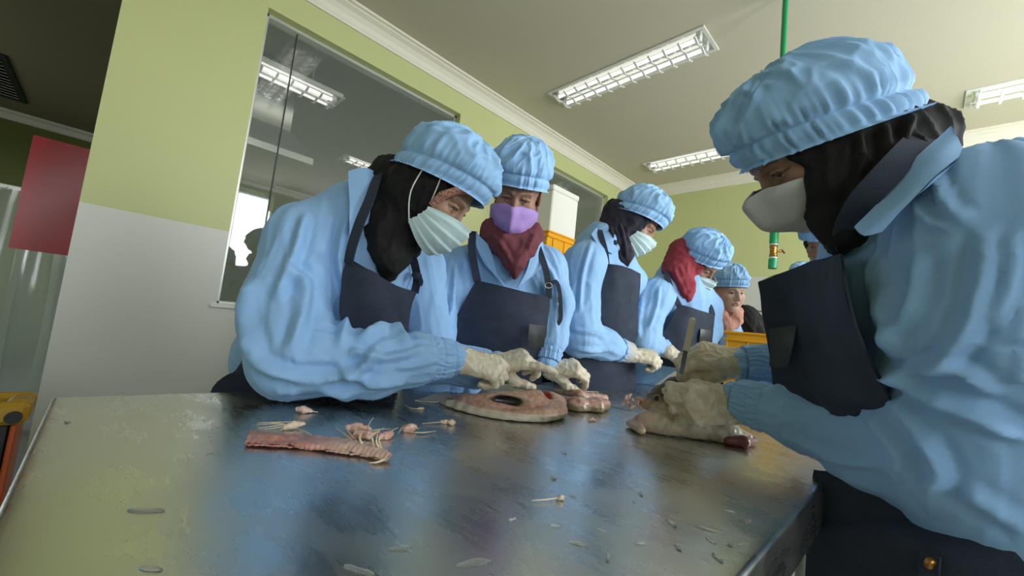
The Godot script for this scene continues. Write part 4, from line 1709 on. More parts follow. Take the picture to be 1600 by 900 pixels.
	fl.set_meta("label", "dark shiny pocket flap")
	add_strap(p, "apron_strap", [Vector3(-1.0665, 1.238, -0.8809), Vector3(-1.0708, 1.2901, -0.8624), Vector3(-1.0854, 1.3554, -0.8532), Vector3(-1.1046, 1.4125, -0.869)], 0.026, "apron_denim", Vector3(0.7057, 0.0057, 0.7085))
	add_strap(p, "apron_strap", [Vector3(-0.9088, 1.2096, -1.0739), Vector3(-0.9059, 1.2484, -1.0645), Vector3(-0.9175, 1.309, -1.0517), Vector3(-0.9437, 1.3751, -1.0378), Vector3(-0.9804, 1.4268, -1.0508)], 0.022, "apron_denim", Vector3(0.7719, 0.0163, 0.6355))
	add_strap(p, "strap_end", [Vector3(-0.9044, 1.253, -1.0654), Vector3(-0.889, 1.2684, -1.079), Vector3(-0.8857, 1.2381, -1.1007), Vector3(-0.8882, 1.1733, -1.1212), Vector3(-0.8894, 1.1399, -1.1244), Vector3(-0.9002, 1.1161, -1.1166)], 0.014, "apron_denim", Vector3(0.7767, -0.0821, 0.6245))
	var rg := Geo.new()
	var ring := []
	for i in 13:
		var a := TAU * i / 12
		ring.append(Vector3(-0.8995, 1.2517, -1.0562) + Vector3(0.704, 0.1075, -0.702) * 0.012 * cos(a) + Vector3(-0.0096, 0.9898, 0.142) * 0.009 * sin(a))
	rg.tube(ring, 0.002, 6, false)
	part("strap_ring", rg, M.steel_tool, p)
	add_glove(p, Vector3(-0.9145, 0.9634, -1.1224), Vector3(0.8004, 0.2157, -0.5593), Vector3(0.3202, 0.7478, 0.5816), -1.0, [[0.9, 0.75, 0.35], [0.95, 0.8, 0.4], [1.0, 0.85, 0.4], [1.0, 0.9, 0.5]], [Vector3(-0.5, 0.7, -0.6), Vector3(0.0, 0.75, -0.7)], Vector3(-0.9309, 1.0122, -1.1135), PALE_LATEX, 1.05, 0.08)


# third on the left, seen from the side, navy scarf
func worker_third() -> void:
	var p := thing("person", "worker in navy headscarf seen in profile, between the lilac masked and rose scarfed workers", "person", Vector3(-1.36, 0, -1.66))
	var T := Transform3D(frame(Vector3(0.7263, -0.6156, -0.3057), Vector3(0.5364, 0.8016, -0.2642)), Vector3(-0.9214, 1.6265, -1.643))
	var pelvis := Vector3(-1.34, 0.92, -1.66)
	var neck := Vector3(-1.0299, 1.5385, -1.573)
	var sr := Vector3(-1.0209, 1.39, -1.4158)
	var sl := Vector3(-1.0009, 1.3774, -1.7817)
	var er := Vector3(-0.9902, 1.0834, -1.4019)
	var wr := Vector3(-0.9265, 1.0456, -1.6151)
	add_legs(p, pelvis, Vector3.BACK, Vector3.RIGHT)
	var arm_r := {"pts": [sr, Vector3(-1.0147, 1.2217, -1.3872), Vector3(-0.9822, 1.0908, -1.3805), Vector3(-0.9431, 1.067, -1.5094), Vector3(-0.9225, 1.0462, -1.6191)], "rad": [0.09, 0.088, 0.08, 0.062, 0.046], "cuff": 0.03}
	var arm_l := {"pts": [sl, Vector3(-0.9932, 1.1, -1.8122), Vector3(-0.9247, 1.0288, -1.8198)], "rad": [0.07, 0.065, 0.045], "cuff": 0.04}
	var F := [
		fold([Vector3(-0.951, 1.4836, -1.3597), Vector3(-0.9537, 1.3316, -1.32), Vector3(-0.9493, 1.178, -1.3163)], 0.011, 0.012),
		fold([Vector3(-1.0328, 1.3806, -1.2902), Vector3(-1.0101, 1.222, -1.2772), Vector3(-0.9838, 1.073, -1.2953)], 0.012, 0.012),
		fold([Vector3(-0.9753, 1.1117, -1.2987), Vector3(-0.9246, 1.1088, -1.3794), Vector3(-0.9013, 1.0954, -1.4622)], 0.010, 0.010),
		fold([Vector3(-0.9657, 1.0383, -1.3183), Vector3(-0.9206, 1.0392, -1.4071), Vector3(-0.9024, 1.0523, -1.4955)], 0.010, 0.010),
	]
	add_coat(p, [[[pelvis, Vector3(-1.0964, 1.1702, -1.6262), Vector3(-1.0661, 1.3944, -1.5984), neck], [0.15, 0.16, 0.14, 0.085], 0.07], [[sr, Vector3(-1.0454, 1.4895, -1.5781), sl], [0.085, 0.1, 0.075], 0.06]], [], [arm_r, arm_l], 0.0085, 15.0, 0.005, F)
	add_cuff(p, arm_r, 0.03, 4.0)
	add_body(p, T, Color(0.36, 0.2, 0.13), Vector3(0, -0.5, 0), [neck, Vector3(-1.0651, 1.291, -1.6133), pelvis], [arm_r.pts, arm_l.pts])
	add_panel(p, "collar", [[Vector3(-1.0171, 1.5897, -1.5075), Vector3(-1.0104, 1.56, -1.461), Vector3(-1.0048, 1.5286, -1.428)], [Vector3(-0.9708, 1.5438, -1.5035), Vector3(-0.9602, 1.505, -1.4621), Vector3(-0.9642, 1.4766, -1.4332)], [Vector3(-0.9295, 1.4944, -1.5377), Vector3(-0.9213, 1.4621, -1.5075), Vector3(-0.9258, 1.4503, -1.4757)]], "coat_cloth", 0.004, 4, 4, 0.002)
	add_scarf(p, T, "navy_cloth", Vector3(-1.0037, 1.519, -1.588), [[[Vector3(-0.995, 1.6642, -1.6061), Vector3(-0.9871, 1.5498, -1.5721), Vector3(-0.9369, 1.4546, -1.5786), Vector3(-0.9286, 1.4222, -1.5914)], [0.07, 0.062, 0.04, 0.012]]], 0.0075, 14.0, [fold([Vector3(-0.9455, 1.5778, -1.4674), Vector3(-0.9147, 1.4815, -1.4829), Vector3(-0.8912, 1.418, -1.5153)], 0.008, 0.012), fold([Vector3(-0.9148, 1.596, -1.4961), Vector3(-0.8901, 1.4986, -1.5057), Vector3(-0.8837, 1.4326, -1.521)], 0.008, 0.011)])
	add_surgical_mask(p, T, "mask_blue", [], 1.06)
	add_cap(p, Transform3D(T.basis, T * Vector3(0, 0.052, -0.012)), Vector3(0.096, 0.122, 0.118), 0.040, 14, 0.014, 0.12)
	add_panel(p, "apron_bib", [[Vector3(-0.9444, 1.3992, -1.4637), Vector3(-0.903, 1.4029, -1.491), Vector3(-0.8801, 1.3979, -1.5579), Vector3(-0.8804, 1.3903, -1.6447)], [Vector3(-0.9589, 1.2964, -1.434), Vector3(-0.9098, 1.288, -1.4851), Vector3(-0.8887, 1.2827, -1.5646), Vector3(-0.8902, 1.284, -1.6632)], [Vector3(-0.99, 1.1924, -1.4306), Vector3(-0.9291, 1.1697, -1.4955), Vector3(-0.9022, 1.1515, -1.5827), Vector3(-0.8999, 1.1538, -1.685)], [Vector3(-1.018, 1.0929, -1.4727), Vector3(-0.9554, 1.0759, -1.553), Vector3(-0.9271, 1.069, -1.64), Vector3(-0.9272, 1.0726, -1.7255)]], "apron_denim", 0.004, 5, 5, 0.005)
	add_panel(p, "apron_skirt", [[Vector3(-1.0897, 1.0392, -1.364), Vector3(-1.0166, 1.0359, -1.4101), Vector3(-0.9539, 1.0476, -1.5297), Vector3(-0.927, 1.0582, -1.7275)], [Vector3(-1.1117, 0.9559, -1.3956), Vector3(-1.0278, 0.9548, -1.4382), Vector3(-0.9543, 0.9663, -1.5688), Vector3(-0.932, 0.9706, -1.7629)], [Vector3(-1.146, 0.7971, -1.4536), Vector3(-1.0622, 0.7974, -1.5102), Vector3(-0.9853, 0.806, -1.6446), Vector3(-0.9502, 0.8035, -1.824)]], "apron_denim", 0.004, 5, 5, 0.004)
	add_strap(p, "apron_strap", [Vector3(-0.9406, 1.3944, -1.4682), Vector3(-0.9449, 1.4501, -1.4564), Vector3(-0.9681, 1.5146, -1.4529), Vector3(-1.0042, 1.5644, -1.4811)], 0.024, "apron_denim", Vector3(0.6325, -0.005, 0.7746))
	var wc := Geo.new()
	wc.tube([Vector3(-0.9252, 1.0509, -1.6014), Vector3(-0.9039, 1.0412, -1.6531)], [0.05, 0.046], 20, true)
	part("glove_cuff", wc, M.mask_grey, p)
	add_glove(p, Vector3(-0.9049, 1.0359, -1.6671), Vector3(0.6996, -0.0174, -0.7143), Vector3(0.387, 0.8103, 0.4401), 1.0, [[0.7, 1.2, 0.7], [0.8, 1.3, 0.8], [0.9, 1.3, 0.9], [0.9, 1.3, 0.9]], [Vector3(-0.4, 0.8, -0.5), Vector3(0.2, 0.8, -0.5)], Vector3(-0.9311, 1.0527, -1.5951), PALE_LATEX, 1.12, 0.06, 0.0034)


# fourth, rose scarf, looking down
func worker_fourth() -> void:
	var p := thing("person", "worker in rose red headscarf and pale blue mask with head bowed low", "person", Vector3(-1.24, 0, -2.14))
	var T := Transform3D(frame(Vector3(0.6964, -0.7168, -0.0362), Vector3(0.7257, 0.6517, 0.2207)), Vector3(-0.7867, 1.5222, -2.0519))
	var pelvis := Vector3(-1.22, 0.9, -2.16)
	var neck := Vector3(-0.8663, 1.4635, -2.0218)
	var sr := Vector3(-0.9191, 1.3127, -1.8736)
	var sl := Vector3(-0.7949, 1.3086, -2.2154)
	add_legs(p, pelvis, Vector3.BACK, Vector3.RIGHT)
	var arm_r := {"pts": [sr, Vector3(-0.9339, 1.1975, -1.8166), Vector3(-0.9179, 1.1002, -1.7885), Vector3(-0.8635, 1.0771, -1.8757)], "rad": [0.088, 0.082, 0.068, 0.046], "cuff": 0.03}
	var arm_l := {"pts": [sl, Vector3(-0.7807, 1.1936, -2.231), Vector3(-0.7758, 1.0824, -2.1648)], "rad": [0.066, 0.058, 0.045], "cuff": 0.03}
	var F := [fold([Vector3(-0.9079, 1.3742, -1.7621), Vector3(-0.908, 1.2205, -1.7252), Vector3(-0.9012, 1.1041, -1.7191)], 0.011, 0.012), fold([Vector3(-0.8657, 1.3658, -1.8062), Vector3(-0.866, 1.259, -1.7915), Vector3(-0.8778, 1.1517, -1.7508)], 0.010, 0.011)]
	add_coat(p, [[[pelvis, Vector3(-0.9049, 1.1581, -2.1093), Vector3(-0.8818, 1.3398, -2.0798), neck], [0.15, 0.15, 0.13, 0.085], 0.07], [[sr, Vector3(-0.8696, 1.4191, -2.053), sl], [0.082, 0.09, 0.075], 0.06]], [], [arm_r, arm_l], 0.009, 21.0, 0.005, F)
	add_body(p, T, Color(0.3, 0.17, 0.12), Vector3(0, -0.5, 0), [neck, Vector3(-0.8853, 1.2247, -2.0916), pelvis], [arm_r.pts, arm_l.pts])
	add_scarf(p, T, "rose_cloth", Vector3(-0.8574, 1.4528, -2.0179), [[[Vector3(-0.8539, 1.5588, -2.0073), Vector3(-0.8499, 1.4515, -1.9541), Vector3(-0.8061, 1.3722, -1.9519), Vector3(-0.7969, 1.3186, -1.9685)], [0.07, 0.062, 0.042, 0.012]]], 0.0075, 20.0, [fold([Vector3(-0.8289, 1.4654, -1.8589), Vector3(-0.7985, 1.3909, -1.8712), Vector3(-0.7769, 1.329, -1.9015)], 0.008, 0.010)])
	add_surgical_mask(p, T, "mask_blue", [[T * Vector3(-0.073, -0.03, 0.048), T * Vector3(-0.09, 0.02, 0.03), T * Vector3(-0.093, 0.06, 0.02)], [T * Vector3(-0.071, -0.1, 0.042), T * Vector3(-0.1, -0.04, 0.005), T * Vector3(-0.096, 0.05, -0.02)]], 1.1)
	add_cap(p, Transform3D(T.basis, T * Vector3(0, 0.05, -0.012)), Vector3(0.094, 0.112, 0.112), 0.036, 21, 0.014, 0.12)
	add_panel(p, "apron_bib", [[Vector3(-0.8144, 1.2867, -1.912), Vector3(-0.7718, 1.2796, -1.9419), Vector3(-0.741, 1.2693, -2.0033), Vector3(-0.7195, 1.2626, -2.1121)], [Vector3(-0.8412, 1.1942, -1.8827), Vector3(-0.7838, 1.181, -1.9286), Vector3(-0.7444, 1.178, -2.012), Vector3(-0.7253, 1.1807, -2.1171)], [Vector3(-0.8769, 1.1147, -1.8713), Vector3(-0.804, 1.0892, -1.9346), Vector3(-0.7559, 1.08, -2.0277), Vector3(-0.7384, 1.0861, -2.1451)], [Vector3(-0.8893, 0.9929, -1.9179), Vector3(-0.8198, 0.9883, -1.9893), Vector3(-0.7666, 0.9811, -2.073), Vector3(-0.7483, 0.9838, -2.1916)]], "apron_denim", 0.004, 5, 5, 0.004)
	var fl := add_panel(p, "pocket_flap", [[Vector3(-0.7387, 1.1834, -1.9956), Vector3(-0.7273, 1.1837, -2.0287), Vector3(-0.7174, 1.1842, -2.0674)], [Vector3(-0.7386, 1.153, -1.9926), Vector3(-0.7272, 1.153, -2.0256), Vector3(-0.7174, 1.1532, -2.0643)], [Vector3(-0.7424, 1.1229, -1.9999), Vector3(-0.731, 1.1226, -2.0331), Vector3(-0.7212, 1.1255, -2.0713)]], "pocket_vinyl", 0.003, 3, 3)
	fl.set_meta("label", "dark shiny pocket flap")
	add_strap(p, "apron_strap", [Vector3(-0.8122, 1.281, -1.9149), Vector3(-0.8363, 1.3465, -1.8816), Vector3(-0.863, 1.4223, -1.873), Vector3(-0.8812, 1.481, -1.9183)], 0.026, "apron_denim", Vector3(0.6325, -0.005, 0.7746))
	add_strap(p, "apron_strap", [Vector3(-0.7239, 1.2588, -2.1081), Vector3(-0.7331, 1.2979, -2.0935), Vector3(-0.7677, 1.343, -2.0809)], 0.022, "apron_denim", Vector3(0.7719, 0.0163, 0.6355))
	add_glove(p, Vector3(-0.8333, 1.0657, -1.8792), Vector3(0.7637, -0.5032, -0.4045), Vector3(0.7563, 0.6481, 0.0896), 1.0, [[0.5, 0.8, 0.5], [0.6, 0.9, 0.5], [0.7, 0.9, 0.6], [0.7, 0.9, 0.6]], [Vector3(-0.5, 0.7, -0.4), Vector3(-0.1, 0.8, -0.5)], Vector3(-0.872, 1.0788, -1.8668), PALE_LATEX, 1.1, 0.08, 0.0036)


# the bare-faced girl at the far end
func worker_young() -> void:
	var p := thing("person", "bare faced girl in peach headscarf and black jacket, watching from behind the yellow crate", "person", Vector3(-0.86, 0, -2.98))
	var T := Transform3D(frame(Vector3(0.7846, -0.2189, 0.5801), Vector3(0.1473, 0.9695, 0.1959)).scaled(Vector3.ONE * 1.04), Vector3(-0.8566, 1.4636, -2.7337))
	var pelvis := Vector3(-0.8825, 1.0056, -3.0552)
	var neck := Vector3(-0.8776, 1.308, -2.8048)
	var sl := Vector3(-0.8088, 1.3008, -2.9045)
	var sr := Vector3(-0.994, 1.2316, -2.7253)
	add_legs(p, pelvis, Vector3(0.704, 0.1075, -0.702), Vector3(0.7101, -0.0932, 0.6979))
	add_coat(p, [[[pelvis, Vector3(-0.9078, 1.1247, -2.8845), neck], [0.14, 0.135, 0.075], 0.06]], [], [], 0.0095, 27.0, 0.008)
	var arm_l := {"pts": [sl, Vector3(-0.7613, 1.2042, -2.937), Vector3(-0.7425, 1.0446, -2.9489), Vector3(-0.7741, 0.96, -2.8134)], "rad": [0.085, 0.085, 0.075, 0.05], "cuff": 0.0}
	var arm_r := {"pts": [sr, Vector3(-1.0077, 1.045, -2.7076), Vector3(-0.9126, 0.9583, -2.6727)], "rad": [0.08, 0.07, 0.05], "cuff": 0.0}
	add_body(p, T, Color(0.56, 0.37, 0.28), Vector3(-0.28, -0.22, 0), [neck, Vector3(-0.881, 1.1282, -2.8971), pelvis], [arm_r.pts, arm_l.pts])
	var s := Sdf.new()
	s.chain([neck + Vector3(0, -0.02, -0.08), sl], [0.06, 0.085], 0.04)
	s.chain([neck + Vector3(0, -0.02, -0.08), sr], [0.06, 0.08], 0.04)
	s.chain([sl, Vector3(-0.8071, 1.0578, -3.0247)], [0.075, 0.1], 0.04)
	for a in [arm_l, arm_r]:
		s.chain(a.pts, a.rad, 0.03)
	var g := Geo.new()
	s.mesh(g, 0.009)
	var d := Drape.new()
	d.na = noise_a; d.nb = noise_b; d.arms = [arm_l, arm_r]; d.shift = Vector3(31, 5, 2); d.amp = 0.009
	g.displace(0, d.f)
	part("jacket", g, M.black_cloth, p)
	add_scarf(p, T, "peach_cloth", Vector3(-0.8763, 1.2775, -2.7816), [[[Vector3(-0.9216, 1.3798, -2.6932), Vector3(-0.8897, 1.2996, -2.679), Vector3(-0.8531, 1.2457, -2.6662), Vector3(-0.8363, 1.2174, -2.687)], [0.03, 0.042, 0.04, 0.018]], [[Vector3(-0.8134, 1.3405, -2.8085), Vector3(-0.817, 1.2871, -2.7547), Vector3(-0.8311, 1.2414, -2.6892)], [0.03, 0.038, 0.028]]], 0.007, 26.0, [], true, 0.066)
	add_cap(p, Transform3D(T.basis, T * Vector3(0, 0.06, -0.012)), Vector3(0.102, 0.11, 0.112), 0.02, 27, 0.012, 0.08)


# nearest on the right, her back to the light
func worker_right() -> void:
	var p := thing("person", "large worker close by in grey folded mask and black headscarf, cutting with a scalpel", "person", Vector3(0.06, 0, -1.0))
	var T := Transform3D(frame(Vector3(-0.6143, -0.7253, 0.3107), Vector3(-0.4757, 0.6671, 0.5732)), Vector3(-0.1415, 1.4662, -0.8101))
	var pelvis := Vector3(0.08, 0.88, -1.0)
	var neck := Vector3(-0.0428, 1.3809, -0.8647)
	var sl := Vector3(0.0605, 1.2989, -0.8016)
	var sr := Vector3(-0.0378, 1.3554, -1.0738)
	var el := Vector3(0.041, 1.0028, -0.9145)
	var wl := Vector3(-0.2822, 0.9865, -1.0607)
	var er := Vector3(-0.1271, 1.0647, -1.251)
	var wr := Vector3(-0.3043, 1.0651, -1.128)
	add_legs(p, pelvis + Vector3(0.06, -0.02, -0.04), Vector3.BACK, Vector3.LEFT)
	var arm_l := {"pts": [sl, Vector3(0.06, 1.1596, -0.834), el, Vector3(-0.0544, 0.9676, -0.994), Vector3(-0.1642, 0.9771, -1.0386), Vector3(-0.2988, 0.989, -1.0577)], "rad": [0.10, 0.105, 0.098, 0.082, 0.062, 0.042], "cuff": 0.055}
	var arm_r := {"pts": [sr, er, Vector3(-0.23, 1.0717, -1.1884), Vector3(-0.3129, 1.067, -1.1332)], "rad": [0.085, 0.075, 0.058, 0.042], "cuff": 0.05}
	var F := [
		fold([Vector3(-0.046, 1.1024, -0.87), Vector3(0.0004, 1.0724, -0.8352), Vector3(0.0475, 1.0572, -0.8136), Vector3(0.0912, 1.0312, -0.7899)], 0.012, 0.018),
		fold([Vector3(-0.0277, 1.0453, -0.8962), Vector3(0.001, 1.0061, -0.8734), Vector3(0.0201, 0.9629, -0.8412), Vector3(0.0017, 0.9398, -0.8399)], 0.011, 0.014),
		fold([Vector3(-0.067, 1.0256, -0.9162), Vector3(-0.0262, 0.9795, -0.8779), Vector3(-0.022, 0.944, -0.8725)], 0.010, 0.010),
		fold([Vector3(-0.1277, 1.0798, -0.9762), Vector3(-0.0875, 1.086, -0.9446), Vector3(-0.072, 1.0507, -0.922)], 0.010, 0.012),
		fold([Vector3(-0.1734, 0.9373, -0.9773), Vector3(-0.0913, 0.9327, -0.9325), Vector3(-0.0256, 0.9624, -0.8665)], 0.010, 0.008),
		fold([Vector3(-0.2252, 1.0251, -0.9988), Vector3(-0.1678, 1.0487, -0.9824), Vector3(-0.1258, 1.0564, -0.9669)], 0.008, 0.008),
		fold([Vector3(-0.0528, 1.2765, -0.8685), Vector3(-0.0426, 1.1911, -0.8472), Vector3(-0.027, 1.1143, -0.8447)], 0.012, 0.014),
		fold([Vector3(0.0497, 1.2718, -0.6581), Vector3(0.0477, 1.2166, -0.6635), Vector3(0.0346, 1.147, -0.6737), Vector3(0.0003, 1.083, -0.762)], 0.010, 0.014),
		fold([Vector3(0.0668, 1.2675, -0.6761), Vector3(0.0634, 1.2031, -0.667), Vector3(0.0508, 1.1485, -0.6758)], 0.009, 0.012),
		fold([Vector3(0.0098, 1.3803, -0.775), Vector3(0.0211, 1.3135, -0.7381), Vector3(0.0401, 1.2778, -0.6905)], 0.007, 0.010),
		fold([Vector3(-0.0157, 1.3589, -0.8092), Vector3(0.0104, 1.2983, -0.7722), Vector3(0.0409, 1.2854, -0.7047)], 0.008, 0.006),
		fold([Vector3(-0.0341, 1.0846, -0.8558), Vector3(0.0235, 1.1114, -0.7819), Vector3(0.0642, 1.0794, -0.7559)], 0.010, 0.012),
		fold([Vector3(0.0368, 0.9564, -0.8161), Vector3(0.0682, 0.9385, -0.8074), Vector3(0.0922, 0.9266, -0.8049)], 0.012, 0.010),
		fold([Vector3(-0.0014, 1.2592, -0.7941), Vector3(-0.007, 1.1944, -0.7827), Vector3(-0.0334, 1.1318, -0.8215)], 0.010, 0.010),
	]
	add_coat(p, [[[pelvis + Vector3(0.06, 0.0, 0), Vector3(0.0734, 1.09, -1.0218), Vector3(0.0135, 1.2581, -0.9527), neck + Vector3(0, -0.03, 0)], [0.16, 0.17, 0.15, 0.068], 0.06], [[sl, Vector3(0.0156, 1.3362, -0.9014), sr], [0.09, 0.088, 0.085], 0.05], [[Vector3(0.105, 1.2651, -0.9445), Vector3(0.1376, 1.1011, -1.0283), Vector3(0.1479, 0.9574, -1.1153)], [0.1, 0.12, 0.12], 0.06]], [], [arm_l, arm_r], 0.0052, 33.0, 0.005, F)
	add_cuff(p, arm_l, 0.068, 2.0)
	add_cuff(p, arm_r, 0.062, 3.0)
	add_body(p, T, Color(0.3, 0.17, 0.12), Vector3(0, -0.35, 0), [neck, Vector3(-0.0087, 1.2358, -0.9474), pelvis], [arm_r.pts, arm_l.pts])
	add_panel(p, "collar", [[Vector3(0.0259, 1.4446, -0.7971), Vector3(-0.0027, 1.3923, -0.7463), Vector3(-0.0294, 1.3397, -0.719), Vector3(-0.0674, 1.2873, -0.716)], [Vector3(0.0312, 1.4115, -0.764), Vector3(0.0079, 1.3666, -0.7176), Vector3(-0.0164, 1.3223, -0.6987), Vector3(-0.0564, 1.2726, -0.7077)], [Vector3(0.0354, 1.3805, -0.7437), Vector3(0.0189, 1.3527, -0.7092), Vector3(0.0007, 1.3263, -0.6941), Vector3(-0.0387, 1.2771, -0.7108)]], "coat_cloth", 0.004, 6, 5, 0.003)
	add_scarf(p, T, "black_cloth", Vector3(-0.0624, 1.4188, -0.854), [[[Vector3(-0.086, 1.436, -0.842), Vector3(-0.0882, 1.3674, -0.7987), Vector3(-0.0935, 1.3164, -0.8002), Vector3(-0.0968, 1.2852, -0.8225)], [0.06, 0.052, 0.03, 0.01]], [[Vector3(-0.0322, 1.4845, -0.8903), Vector3(-0.0034, 1.4713, -0.8926), Vector3(0.004, 1.4559, -0.9023)], [0.05, 0.036, 0.025]], [[Vector3(-0.0727, 1.4463, -0.8255), Vector3(-0.0358, 1.4587, -0.8471), Vector3(-0.0109, 1.4825, -0.8836)], [0.046, 0.034, 0.022]]], 0.0048, 32.0, [fold([Vector3(-0.0674, 1.4327, -0.7181), Vector3(-0.0626, 1.3742, -0.7165), Vector3(-0.0727, 1.3144, -0.7285)], 0.008, 0.010), fold([Vector3(-0.0432, 1.4576, -0.768), Vector3(-0.0381, 1.401, -0.7521), Vector3(-0.0591, 1.3392, -0.7247)], 0.008, 0.011), fold([Vector3(-0.0168, 1.471, -0.7932), Vector3(-0.0223, 1.4215, -0.7655), Vector3(-0.0435, 1.3682, -0.7366)], 0.007, 0.010)])
	add_folded_mask(p, T, "mask_grey", 1.08)
	add_cap(p, Transform3D(T.basis, T * Vector3(0, 0.018, -0.024)), Vector3(0.104, 0.125, 0.122), 0.056, 33, 0.012, 0.12)
	# apron bib hanging forward, straps, skirt
	add_panel(p, "apron_bib", [[Vector3(-0.2462, 1.2501, -0.9761), Vector3(-0.1923, 1.2693, -0.9567), Vector3(-0.1332, 1.272, -0.8732), Vector3(-0.0825, 1.2589, -0.7545)], [Vector3(-0.2365, 1.1844, -0.9876), Vector3(-0.1781, 1.1905, -0.9531), Vector3(-0.1194, 1.1994, -0.854), Vector3(-0.0734, 1.1958, -0.7508)], [Vector3(-0.2258, 1.1049, -1.0019), Vector3(-0.1664, 1.117, -0.9605), Vector3(-0.1057, 1.1309, -0.8627), Vector3(-0.0562, 1.1267, -0.7632)], [Vector3(-0.2169, 1.0118, -1.0377), Vector3(-0.1549, 1.0202, -0.985), Vector3(-0.0935, 1.0406, -0.8872), Vector3(-0.0327, 1.0676, -0.795)], [Vector3(-0.1881, 0.9059, -1.0955), Vector3(-0.1311, 0.9172, -1.0374), Vector3(-0.0761, 0.932, -1.0054), Vector3(-0.0141, 0.9663, -1.0066)]], "apron_denim", 0.004, 6, 6, 0.004)
	add_panel(p, "apron_skirt", [[Vector3(-0.1441, 0.884, -1.0286), Vector3(-0.0689, 0.9118, -0.9725), Vector3(0.016, 0.936, -0.9625), Vector3(0.13, 0.9702, -0.9807)], [Vector3(-0.1476, 0.8058, -1.0211), Vector3(-0.0672, 0.8436, -0.9689), Vector3(0.016, 0.8796, -0.9342), Vector3(0.136, 0.9231, -0.9501)], [Vector3(-0.152, 0.719, -1.0283), Vector3(-0.0636, 0.7764, -0.9386), Vector3(0.0154, 0.8264, -0.869), Vector3(0.1246, 0.8867, -0.8431)], [Vector3(-0.1731, 0.3595, -1.1838), Vector3(-0.0693, 0.4491, -1.1055), Vector3(0.0196, 0.5538, -1.01), Vector3(0.1481, 0.6592, -0.9834)]], "apron_denim", 0.004, 7, 6, 0.005)
	var fl := add_panel(p, "pocket_flap", [[Vector3(-0.2184, 1.1513, -0.9603), Vector3(-0.1943, 1.1567, -0.9554), Vector3(-0.1703, 1.1619, -0.9505)], [Vector3(-0.2158, 1.1113, -0.9611), Vector3(-0.1945, 1.1135, -0.9538), Vector3(-0.174, 1.1192, -0.9452)], [Vector3(-0.2167, 1.0765, -0.972), Vector3(-0.1989, 1.0765, -0.9614), Vector3(-0.1829, 1.08, -0.9557)]], "pocket_vinyl", 0.003, 4, 4)
	fl.set_meta("label", "black shiny pocket flap")
	add_strap(p, "apron_strap", [Vector3(-0.0995, 1.2799, -0.8635), Vector3(-0.0869, 1.2924, -0.7886), Vector3(-0.0639, 1.3189, -0.7225), Vector3(-0.0389, 1.3524, -0.7148), Vector3(-0.0152, 1.3974, -0.7473), Vector3(-0.0019, 1.4433, -0.812)], 0.034, "apron_denim", Vector3(0.3069, 0.1295, 0.9429))
	var kn := Geo.new()
	kn.tube([Vector3(-0.1077, 1.3082, -0.7869), Vector3(-0.0989, 1.2981, -0.7828), Vector3(-0.0897, 1.2939, -0.7855), Vector3(-0.0863, 1.302, -0.7951)], [0.008, 0.014, 0.014, 0.006], 10)
	part("strap_knot", kn, M.apron_denim, p)
	var tab := add_panel(p, "snap_tab", [[Vector3(0.0026, 0.844, -0.8651), Vector3(0.0127, 0.8464, -0.8607), Vector3(0.0224, 0.8489, -0.8559)], [Vector3(0.0015, 0.8278, -0.8575), Vector3(0.0114, 0.8314, -0.8529), Vector3(0.021, 0.836, -0.8477)], [Vector3(0.0005, 0.7964, -0.8608), Vector3(0.0105, 0.8033, -0.8556), Vector3(0.0201, 0.81, -0.8502)]], "apron_denim", 0.004, 3, 3)
	var bt := Geo.new()
	bt.lathe(Vector3(0.0126, 0.8378, -0.8503), [Vector2(0.0001, 0.004), Vector2(0.005, 0.004), Vector2(0.0075, 0.0025), Vector2(0.0085, 0), Vector2(0.0085, -0.003)], 20, Basis(Vector3(0.704, 0.1075, -0.702), Vector3(0.7101, -0.0932, 0.6979), -Vector3(-0.0096, 0.9898, 0.142)))
	part("snap_button", bt, M.brass, tab)
	# both hands
	add_glove(p, Vector3(-0.3024, 0.9734, -1.0634), Vector3(-0.6234, -0.0533, 0.7801), Vector3(0.8207, 0.1321, 0.5558), -1.0, [[1.0, 1.2, 0.6], [1.15, 1.2, 0.7], [1.2, 1.2, 0.7], [1.25, 1.2, 0.7]], [Vector3(-0.25, 0.85, -0.45), Vector3(0.2, 0.75, -0.6)], Vector3(-0.2481, 0.9883, -1.0521), TAN_LATEX, 1.22, 0.08, 0.0026, 0.02)
	add_glove(p, Vector3(-0.313, 1.0702, -1.1328), Vector3(-0.7611, 0.1145, 0.6384), Vector3(0.5067, 0.722, 0.4712), 1.0, [[0.7, 1.1, 0.6], [0.8, 1.3, 0.8], [0.9, 1.3, 0.9], [0.9, 1.3, 0.9]], [Vector3(-0.3, 0.85, -0.45), Vector3(0.15, 0.9, -0.3)], Vector3(-0.2655, 1.0663, -1.1673), TAN_LATEX, 1.15, 0.06, 0.0028, 0.03)


